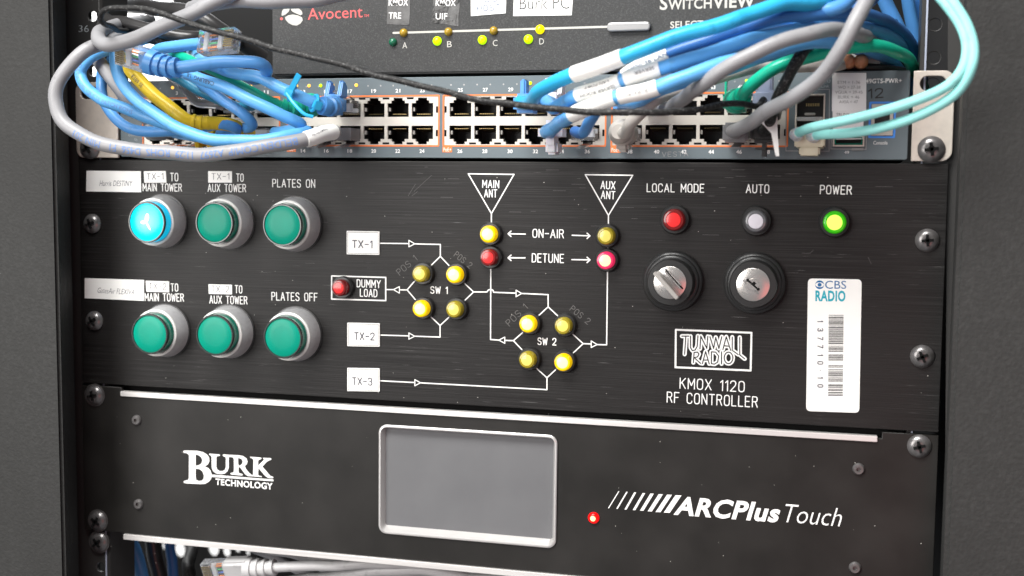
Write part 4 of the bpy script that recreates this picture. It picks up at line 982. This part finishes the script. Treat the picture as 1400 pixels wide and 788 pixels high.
sl = [(392, 128, -64), (402, 142, -66), (416, 156, -66), (428, 160, -64)]; V, Fc = tube_geo(smooth_path(topts(sl)), 0.9, 8); mk('tie_loop', V, Fc, 'cyan_blue_jacket', t, True)
t, a = thing_cable('patch_cable', 'bright blue cable looping round the left rack ear', [(185, 58, 5), (160, 64, -30), (130, 74, -44), (113, 88, -48), (110, 103, -48), (119, 121, -50), (138, 135, -52), (163, 145, -54), (190, 157, -55), (218, 168, -54), (250, 178, -50), (268, 186, -40)]+into(6, -18, 8), 3.1, 'sky_blue_jacket', BL); plugin(a, 6)
cable_text(a, 'EIA/TIA 568B CAT-5E PATCH ROHS', 62, 2.3, 'blueink')
t, a = thing_cable('patch_cable', 'blue cable printed in black slanting down to a white wrap label', [(222, 74, -10), (236, 90, -46), (255, 101, -58), (290, 114, -62), (325, 128, -63), (350, 140, -62), (383, 157, -58), (410, 170, -50)]+into(16, -22, 12), 3.1, 'sky_blue_jacket', BL); plugin(a, 16, 'smoky')
cable_text(a, 'CABLING  UL  VERIFIED  ETL  CAT-5E PATCH', 26, 2.2, 'darkink', rev=True)
t, a = thing_cable('patch_cable', 'pale blue cable sweeping in one long curve under the yellow one', [(205, 52, 0), (178, 60, -45), (163, 66, -60), (157, 82, -66), (166, 112, -70), (191, 140, -72), (233, 170, -73), (272, 186, -73), (311, 193, -72), (353, 193, -70), (395, 185, -62), (420, 180, -50)]+into(14, -22, 12), 3.1, 'sky_blue_jacket', BL); plugin(a, 14, 'smoky')
# loose clear plug ends
t, a = thing_cable('patch_cable', 'blue cable whose bare clear plug points right above the bundle', [(190, 88, 10), (205, 76, -30), (216, 69, -52), (240, 64, -60), (262, 61, -63), (278, 59.5, -64)], 3.0, 'sky_blue_jacket', BL)
e, d = cable_dir(a); rj45(t, e-d*1, d, (0.05, 0.96, -0.28), 'clear', True, 21.5, True); cable_text(a, 'RGE  36N', 24, 2.8, 'navy')
t, a = thing_cable('patch_cable', 'mid blue cable with ribbed boot and clear plug pointing left', [(330, 102, -10), (352, 108, -38), (364, 100, -56), (359, 89, -64), (340, 83.5, -68), (297, 86, -70), (262, 91, -72), (238, 93, -73), (215, 88, -73), (204, 84.5, -73)], 3.15, 'mid_blue_jacket', BL)
boot(a, 17, 'mid_blue_jacket', n=4, rib=1.1, taper=.9); e, d = cable_dir(a); rj45(t, e-d*1.5, d, (-0.1, 0.85, 0.5), 'clear', True, 20, True)
V, Fc = boxm(-5.2, 5.2, -1, 7, -2.6, 2.6); mk('boot_sleeve', orient(V, e-d*2, d, (-0.1, 0.85, 0.5)), Fc, 'mid_blue_jacket', t, True, None, 1.2)
# black cables behind the grey hook
t, a = thing_cable('audio_cable', 'thick glossy black cable passing behind the grey hook', [(140, 20, 10), (146, 28, -20), (165, 30, -35), (200, 40, -40), (240, 48, -40), (280, 52, -30), (330, 60, 30)], 3.4, 'black_jacket')
t, a = thing_cable('audio_cable', 'twisted black cable just under the thick glossy one', [(150, 22, 30), (139, 33, -10), (142, 38, -22), (165, 42, -30), (200, 52, -34), (240, 60, -34), (290, 63, 20)], 2.8, 'black_grey_jacket')
t, a = thing_cable('power_cable', 'flat black cable crossing the top left gap', [(160, 6, 60), (200, 10, 30), (260, 18, 20), (300, 40, 20), (360, 80, 40)], 4.6, 'black_jacket')
# the grey pair
t, a = thing_cable('data_cable', 'grey cable rising right from its hooked bend at left', [(205, 28, 40), (165, 34, -30), (140, 42, -66), (134, 50, -80), (138, 58, -86), (152, 61, -88), (187, 52, -90), (228, 34, -92), (270, 14, -92), (300, 0, -90), (330, -14, -88)], 3.65, 'grey_jacket')
t, a = thing_cable('data_cable', 'pale grey cable lying along the top edge of the selector box', [(262, 12, -70), (290, 4, -80), (330, 1, -84), (370, 3, -82), (410, 1, -76), (450, -4, -70), (500, -14, -60)], 3.6, 'grey_jacket')
t, a = thing_cable('data_cable', 'grey printed cable making the big outer loop with white wrap label', [(190, 42, 20), (160, 52, -50), (134, 62, -76), (112, 74, -84), (92, 93, -88), (79, 115, -90), (76, 138, -91), (84, 163, -92), (104, 182, -92), (135, 195, -92), (190, 206, -90), (250, 211, -88), (310, 209, -86), (370, 200, -82), (410, 191, -76), (440, 184, -66), (458, 181, -52)]+into(18, -24, 10), 3.55, 'grey_jacket')
cable_text(a, 'BELDEN.COM/P  A2697  11:29  ROHS  D456  F1   MIN 201', a.L*fr(a, 104, 182), 3.9, 'blueink', rev=True, end=a.L*fr(a, 408, 191), ang=-.12)
wl = wrap('wrap_label', a, fr(a, 418, 189), fr(a, 455, 181), 0.5, 'label'); plugin(a, 18, 'smoky')
a.r += .55; cable_text(a, 'MANAGEMENT', a.L*fr(a, 422, 188), 1.1, 'darkink', sx=.9)
# ---- right side, back to front
def deep(lbl, pts, r, m): return thing_cable('patch_cable', lbl, pts, r, m, 'blue cables dropping down beside the right rail')
deep('blue cable dropping nearest the right rail', [(1262, -20, 50), (1256, 20, 52), (1254, 60, 55), (1253, 100, 58), (1254, 140, 60)], 3.3, 'deep_blue_jacket')
deep('blue cable dropping between two others by the right rail', [(1238, -20, 40), (1244, 20, 44), (1250, 60, 48), (1253, 100, 50), (1254, 140, 52)], 3.3, 'mid_blue_jacket')
_, a = deep('blue cable slanting down leftmost of those by the right rail', [(1200, -25, 20), (1213, 8, 26), (1231, 45, 32), (1246, 80, 38), (1252, 110, 44), (1254, 140, 48)], 3.6, 'mid_blue_jacket'); EXTRA.append((a, .3, 'CAT 5E UTP 24AWG', 'navy', 2.6))
t, a = thing_cable('power_cable', 'black cable curving behind the green one at right', [(1130, 30, 30), (1180, 45, 30), (1215, 70, 34), (1235, 105, 40)], 4.0, 'black_jacket')
cap = thing('orange_connector', 'pair of rounded orange tips on a grey plug above the paper note', 'connector', tuple(at(1170, 90, 14)))
for u in (1160, 1177):
    p = at(u, 84.5, 2); V, Fc = lathe([(0.01, -6), (2, -5.6), (3.2, -4), (3.6, -1), (3.6, 5), (3, 6)], 16)
    mk('rounded_tip', [Vector(v)+p for v in V], Fc, 'skin', cap, True)
p = at(1192, 84, 6); V, Fc = boxm(p.x-4, p.x+4, 8, 20, p.z-3.6, p.z+3.6); mk('plug_body', V, Fc, 'silver', cap, True, None, 1.4)
t, a = thing_cable('power_cable', 'black cable resting along the top edge of the switch at right', [(1125, 92, 12), (1145, 91, 8), (1175, 94, 8), (1215, 95, 12), (1240, 99, 30)], 2.4, 'black_jacket')
t, a = thing_cable('patch_cable', 'beige cable from a beige boot running low under the right bundle', [(1190, 70, 60), (1150, 88, 0), (1110, 91, -10), (1060, 90, -22), (1010, 98, -34), (957, 114, -42), (915, 128, -46), (885, 146, -46), (862, 168, -44), (856, 180, -36)]+into(38, -20, 8), 3.1, 'beige_jacket')
P_, L_ = a.P, a.L; x, z = PORT[38]
V, Fc = lathe([(0.01, -33.6), (3.6, -33.4), (5.4, -31), (5.9, -28), (5.2, -26.5), (6.6, -25), (6.9, -20), (6.4, -13), (5.6, -12)], 24); mk('boot', [Vector(v)+Vector((x, 0, z)) for v in V], Fc, 'beige_jacket', t, True)
V, Fc = boxm(x-3.2, x+3.2, -23, -13, z-9.6, z-3); mk('latch_cover', V, Fc, 'beige_jacket', t, True, None, 1.5, 3); plugin(a, 38)
t, a = thing_cable('patch_cable', 'blue cable half hidden beneath the two white wrap labels', [(1230, 110, 50), (1190, 74, 10), (1150, 62, -14), (1100, 64, -28), (1040, 80, -44), (985, 97, -52), (930, 114, -56), (895, 128, -54), (872, 139, -46)]+into(37, -20, 8), 3.0, 'sky_blue_jacket', BR_); hood(a, 37, 'mid_blue_jacket', -22, -12, 5.4, 4.8, False)
t, a = thing_cable('patch_cable', 'deep blue cable whose narrow wrap label tops the bundle', [(1262, 110, 60), (1250, 66, 30), (1218, 32, 0), (1180, 20, -36), (1132, 19, -60), (1056, 27, -74), (1000, 43, -78), (957, 59, -80), (904, 78, -80), (870, 92, -78), (845, 112, -74), (822, 142, -64), (806, 166, -54), (797, 182, -40)]+into(36, -22, 8), 2.8, 'deep_blue_jacket', BR_); plugin(a, 36, 'clear', contacts=True)
wl = wrap('wrap_label', a, fr(a, 855, 103), fr(a, 916, 74), .35, 'label'); a.r += .4; cable_text(a, 'OMNI 36 LAN', a.L*fr(a, 915, 75), 2.0, 'navy', sx=1.1, rev=True)
wrap('lower_jacket', a, fr(a, 820, 145), fr(a, 798, 180), .05-.4, 'mid_blue_jacket')
t, a = thing_cable('patch_cable', 'blue cable with twin printed wrap labels ending in a milky boot', [(1258, 120, 60), (1246, 80, 40), (1220, 52, 10), (1170, 36, -30), (1102, 38, -58), (1041, 51, -74), (1000, 64, -82), (929, 86, -90), (901, 95, -91), (850, 111, -90), (792, 130, -84), (774, 139, -74), (758, 147, -58)]+into(33, -24, 10), 3.2, 'sky_blue_jacket', BR_)
wrap('wrap_label', a, fr(a, 789, 131), fr(a, 851, 111), .45, 'label'); wrap('wrap_label', a, fr(a, 854, 110), fr(a, 905, 94), .45, 'label')
ar = a.r; a.r += .5; cable_text(a, 'SERVER ROOM', a.L*fr(a, 845, 113), 1.5, 'darkink', sx=1.2, ang=.35); cable_text(a, 'LAN PORT', a.L*fr(a, 845, 113)+2, 1.5, 'darkink', ang=-.5, sx=1.2); cable_text(a, 'SERVER', a.L*fr(a, 897, 97), 1.6, 'darkink', ang=-.2, sx=1.2); a.r = ar
hood(a, 33, 'milky', -26, -12, 5.8, 5.4, True, bev=3.6)
t, a = thing_cable('patch_cable', 'blue cable with twin wrap labels and milky boot in the lower row', [(1250, 130, 60), (1225, 92, 30), (1180, 62, -10), (1150, 57, -40), (1100, 60, -60), (1040, 74, -80), (985, 90, -92), (929, 108, -98), (896, 120, -98), (845, 134, -96), (795, 151, -90), (778, 161, -80), (765, 168, -64), (757, 174, -50)]+into(34, -26, 8), 3.2, 'sky_blue_jacket', BR_)
wrap('wrap_label', a, fr(a, 783, 158), fr(a, 843, 135), .45, 'label'); wrap('wrap_label', a, fr(a, 846, 134), fr(a, 899, 119), .45, 'label')
ar = a.r; a.r += .5; cable_text(a, 'BURK PC', a.L*fr(a, 890, 122), 1.6, 'greyink', sx=1.2); a.r = ar
cable_text(a, 'CAT 5E', a.L*fr(a, 779, 160), 2.6, 'blueink', rev=False)
hood(a, 34, 'milky', -30, -12, 6.3, 6.2, False, bev=4.2); x, z = PORT[34]; V, Fc = boxm(x-3, x+3.4, -24, -12, z-11, z-4); mk('latch_cover', V, Fc, 'milky', t, True, None, 1.4, 3)
t, a = thing_cable('patch_cable', 'cyan blue cable highest on the right with a blank white wrap label', [(1200, -20, -20), (1126, 2, -60), (1071, 7, -78), (1020, 22, -88), (1000, 28, -92), (929, 50, -98), (873, 70, -99), (851, 78, -98), (784, 103, -90), (753, 115, -80), (735, 127, -66), (724, 140, -48)]+into(31, -24, 8), 3.35, 'cyan_blue_jacket', BR_)
wrap('wrap_label', a, fr(a, 787, 102), fr(a, 849, 79), .4, 'label'); hood(a, 31, 'mid_blue_jacket', -25, -12, 6.2, 4.9, False)
x, z = PORT[31]; V, Fc = boxm(x-3.6, x-.6, -20, -12, z+3, z+12.5); mk('latch_guard', V, Fc, 'mid_blue_jacket', t, True, None, .8)
t, a = thing_cable('patch_cable', 'deep blue cable arching behind the grey one at upper right', [(1040, 66, -20), (1090, 50, -40), (1140, 30, -30), (1180, 8, -20), (1205, -15, -10)], 3.2, 'deep_blue_jacket', BR_); EXTRA.append((a, .1, 'EIA/TIA 568B UTP', 'dimwhite', 2.2))
t, a = thing_cable('patch_cable', 'mid blue cable leaving the top edge left of the steep grey one', [(990, 58, -30), (1050, 34, -58), (1110, 20, -62), (1150, 8, -60), (1172, -14, -50)], 3.2, 'mid_blue_jacket', BR_); EXTRA.append((a, .25, 'VERIFIED CAT 5E', 'dimwhite', 2.0))
t, a = thing_cable('patch_cable', 'green cable arching over the paper note at right', [(1262, 120, 40), (1250, 96, 20), (1239, 78, 0), (1208, 65, -22), (1163, 65, -36), (1117, 74, -46), (1080, 85, -50), (1050, 99, -50), (1027, 117, -46), (1013, 134, -36)]+into(45, -24, 6), 3.1, 'green_jacket'); hood(a, 45, 'green_jacket', -24, -12, 6.4, 5.0, False)
boot(a, 16, 'green_jacket', n=3, rib=.6)
x, z = PORT[45]; V, Fc = boxm(x-6.2, x-5.2, -18, -12, z+3, z+11); mk('latch_guard', V, Fc, 'green_jacket', t, True, None, .4)
V, Fc = join([tube_geo([Vector((x-.5+r*math.cos(i*.39), -24.3, z-.3+r*.72*math.sin(i*.39))) for i in range(17)], .35, 6, False) for r in (3.4, 4.8)]); mk('boot_groove', V, Fc, 'green_jacket', t, True)
t, a = thing_cable('data_cable', 'black cable dropping to a rounded black boot by the right ports', [(1150, 20, 30), (1115, 45, -20), (1097, 72, -56), (1082, 97, -60), (1066, 130, -56), (1054, 160, -48), (1048, 176, -38)]+into(48, -24, 6), 2.6, 'black_grey_jacket')
x, z = PORT[48]; V, Fc = boxm(x-6.6, x+5.8, -28, -12, z-5.0, z+4.6); mk('boot_hood', V, Fc, 'black_jacket', t, True, None, 2, 3)
V, Fc = boxm(x-4.2, x+4.2, -27, -13, z-11.5, z-4); mk('boot', V, Fc, 'black_jacket', t, True, None, 3.2, 4)
t, a = thing_cable('data_cable', 'second black cable crossing the green one at right', [(1160, 25, 20), (1120, 50, -30), (1102, 68, -50), (1088, 90, -54), (1076, 112, -54), (1068, 134, -50), (1062, 160, -30)], 2.0, 'black_jacket')
t, a = thing_cable('patch_cable', 'light grey cable arching over the green one to the upper ports', [(1236, 110, 70), (1212, 78, 40), (1195, 60, 0), (1172, 46, -56), (1132, 42, -84), (1087, 50, -94), (1045, 66, -99), (1000, 90, -100), (965, 112, -94), (938, 132, -76), (920, 145, -54), (906, 148, -34)]+into(39, -16, 2), 3.2, 'grey_jacket'); plugin(a, 39, 'clear')
for pth, s0, txt, mm, sz in EXTRA: cable_text(pth, txt, pth.L*s0, sz, mm)
# thin black cable across the whole width
t, a = thing_cable('data_cable', 'thin black braided cable sagging across the whole switch', [(190, 48, 0), (160, 40, -70), (143, 33, -96), (137, 24, -102), (143, 14, -104), (160, 10, -105), (190, 12, -106), (230, 22, -107), (280, 38, -108), (350, 59, -109), (440, 82, -110), (520, 104, -110), (600, 124, -110), (660, 137, -109), (730, 147, -108), (800, 152, -106), (870, 155, -104), (930, 152, -96), (980, 145, -80), (1015, 142, -64), (1035, 145, -50)]+into(47, -30, 6), 1.42, 'black_grey_jacket')
x, z = PORT[47]; V, Fc = boxm(x-5.6, x+5.6, -30, -12, z-5, z+5); mk('boot_hood', V, Fc, 'ice', t, True, None, 1.5, 3); V, Fc = boxm(x-3.2, x+3.2, -28, -12, z+3, z+13); mk('latch_cover', V, Fc, 'ice', t, True, None, .8)
for s0 in [i*6.0 for i in range(3, int(a.L/6)-3)]: pass
tg = [at(1040, 166, -46), at(1062, 160, -46), at(1063, 180, -46), at(1064.5, 213, -44), at(1061, 213, -44), at(1055, 182, -46)]
V = [p+Vector((0, o_, 0)) for o_ in (0, 0.9) for p in tg]; k = len(tg); mk('tie_tail', V, [tuple(range(k)), tuple(range(k, 2*k))]+[(i, (i+1) % k, k+(i+1) % k, k+i) for i in range(k)], 'label', t, True, None, .25)
t, a = thing_cable('patch_cable', 'grey cable climbing steeply to the top edge from a smoky plug', [(1196, -30, -90), (1186, -4, -100), (1169, 33, -106), (1151, 67, -106), (1126, 100, -100), (1087, 131, -88), (1041, 158, -70), (1016, 173, -50)]+into(46, -24, 10), 3.25, 'grey_jacket'); plugin(a, 46, 'smoky', -18)
x, z = PORT[46]; V, Fc = boxm(x-6.2, x+6.2, -24, -12, z-4.8, z+4.8); mk('boot_sleeve', V, Fc, 'smoky', t, True, None, 1.2)
# aqua fibre pair
fb = thing('fibre_cable', 'pair of pale aqua fibre cables curving over the right rail', 'fibre cable', tuple(at(1084, 183, -40)))
for pts in ([(1087, 184, -36), (1100, 178, -48), (1117, 173, -55), (1169, 162, -62), (1224, 147, -68), (1269, 131, -74), (1300, 114, -78), (1318, 90, -80), (1322, 62, -80), (1314, 36, -79), (1298, 12, -78), (1276, -14, -76)],
            [(1110, 186, -36), (1125, 184, -46), (1163, 182, -54), (1208, 174, -61), (1254, 159, -68), (1294, 138, -74), (1317, 116, -78), (1329, 90, -81), (1331, 64, -81), (1322, 34, -80), (1305, 6, -79), (1286, -18, -77)]):
    pa = Path(pts); V, Fc = tube_geo(pa.P, 2.25); mk('strand', V, Fc, 'aqua_jacket', fb, True)
    e, d = pa.P[0], (pa.P[0]-pa.P[3]).normalized(); V, Fc = tube_geo([pa.P[3], e, e+Vector((.5, 8, 0)), e+Vector((.8, 24, 0))], lambda q: 2.6+.6*q, 16); mk('boot', V, Fc, 'milky', fb, True)
p = at(1108, 193, -12); V, Fc = boxm(p.x-7.0, p.x+7.0, -26, 0, p.z-3.4, p.z+5.5); o = mk('connector', V, Fc, 'ivory', fb, True, None, .8)
V, Fc = boxm(p.x-4.8, p.x+4.8, -25, -8, p.z-7.4, p.z-3.0); mk('release_clip', V, Fc, 'ivory', o, True, None, .8)
# ---- below the lowest unit
low_g = 'grey cables heaped below the lowest unit'
t, a = thing_cable('patch_cable', 'pale grey cable with ribbed boot and clear plug below the lowest unit', [(760, 806, 40), (700, 792, 26), (640, 778, 16), (570, 771, 10), (500, 771, 8), (440, 774, 6), (395, 775, 6), (355, 777, 6), (338, 778, 6)], 3.0, 'white_jacket', low_g)
boot(a, 18, 'white_jacket', n=4, rib=1.0, taper=1.3); e, d = cable_dir(a); V, Fc = boxm(-6.9, 6.9, -3, 14, -4.8, 4.8); mk('boot_hood', orient(V, e, d, (0, .95, .3)), Fc, 'white_jacket', t, True, None, 1.6, 3); rj45(t, e+d*8, d, (0, .95, .3), 'clear', True, 20, True)
for i, (lbl, pts) in enumerate((('grey cable just under the silver trim of the lowest unit', [(330, 742, 60), (400, 758, 40), (440, 764, 30), (520, 761, 24), (600, 766, 22), (680, 778, 24), (760, 800, 30)]),
                  ('grey cable sloping from the clear plug towards lower right', [(350, 800, 30), (430, 790, 20), (500, 783, 12), (560, 779, 10), (620, 786, 12), (700, 806, 20)]),
                  ('darker grey cable at the back of the heap below the lowest unit', [(300, 730, 110), (345, 748, 90), (400, 776, 70), (460, 800, 60)]),
                  ('grey cable crossing steeply behind the ribbed boot', [(330, 735, 90), (390, 752, 70), (440, 775, 50), (480, 800, 40)]),
                  ('grey cable low in the heap rising to the right', [(440, 812, 26), (500, 798, 24), (570, 784, 26), (640, 775, 34), (700, 776, 50), (760, 782, 60)]),
                  ('grey cable highest at the back of the heap', [(380, 742, 90), (450, 752, 80), (520, 757, 74), (600, 762, 70), (700, 774, 70)]),
                  ('grey cable leaving the picture bottom below the touch screen', [(540, 812, 20), (600, 796, 14), (660, 790, 14), (740, 800, 16), (800, 816, 20)]))):
    thing_cable('patch_cable', lbl, pts, 2.9, 'white_jacket' if i not in (2, 5) else 'grey_jacket', low_g)
for lbl, pts, m_, r in (('blue cable hanging in the dark gap at bottom left', [(170, 715, 70), (180, 740, 70), (190, 770, 70), (197, 805, 72)], 'mid_blue_jacket', 4.2), ('deep blue cable hanging right of the brighter one at bottom left', [(228, 720, 110), (232, 745, 110), (236, 770, 110), (238, 805, 110)], 'deep_blue_jacket', 3.4),
                        ('black cable hanging in the gap at bottom left', [(205, 720, 90), (210, 745, 90), (214, 770, 90), (222, 805, 90)], 'black_jacket', 5), ('dark cable curving down beside the clear plug', [(262, 730, 120), (262, 750, 100), (258, 775, 60), (262, 805, 50)], 'black_grey_jacket', 4)):
    thing_cable('hanging_cable', lbl, pts, r, m_, 'cables hanging at bottom left')
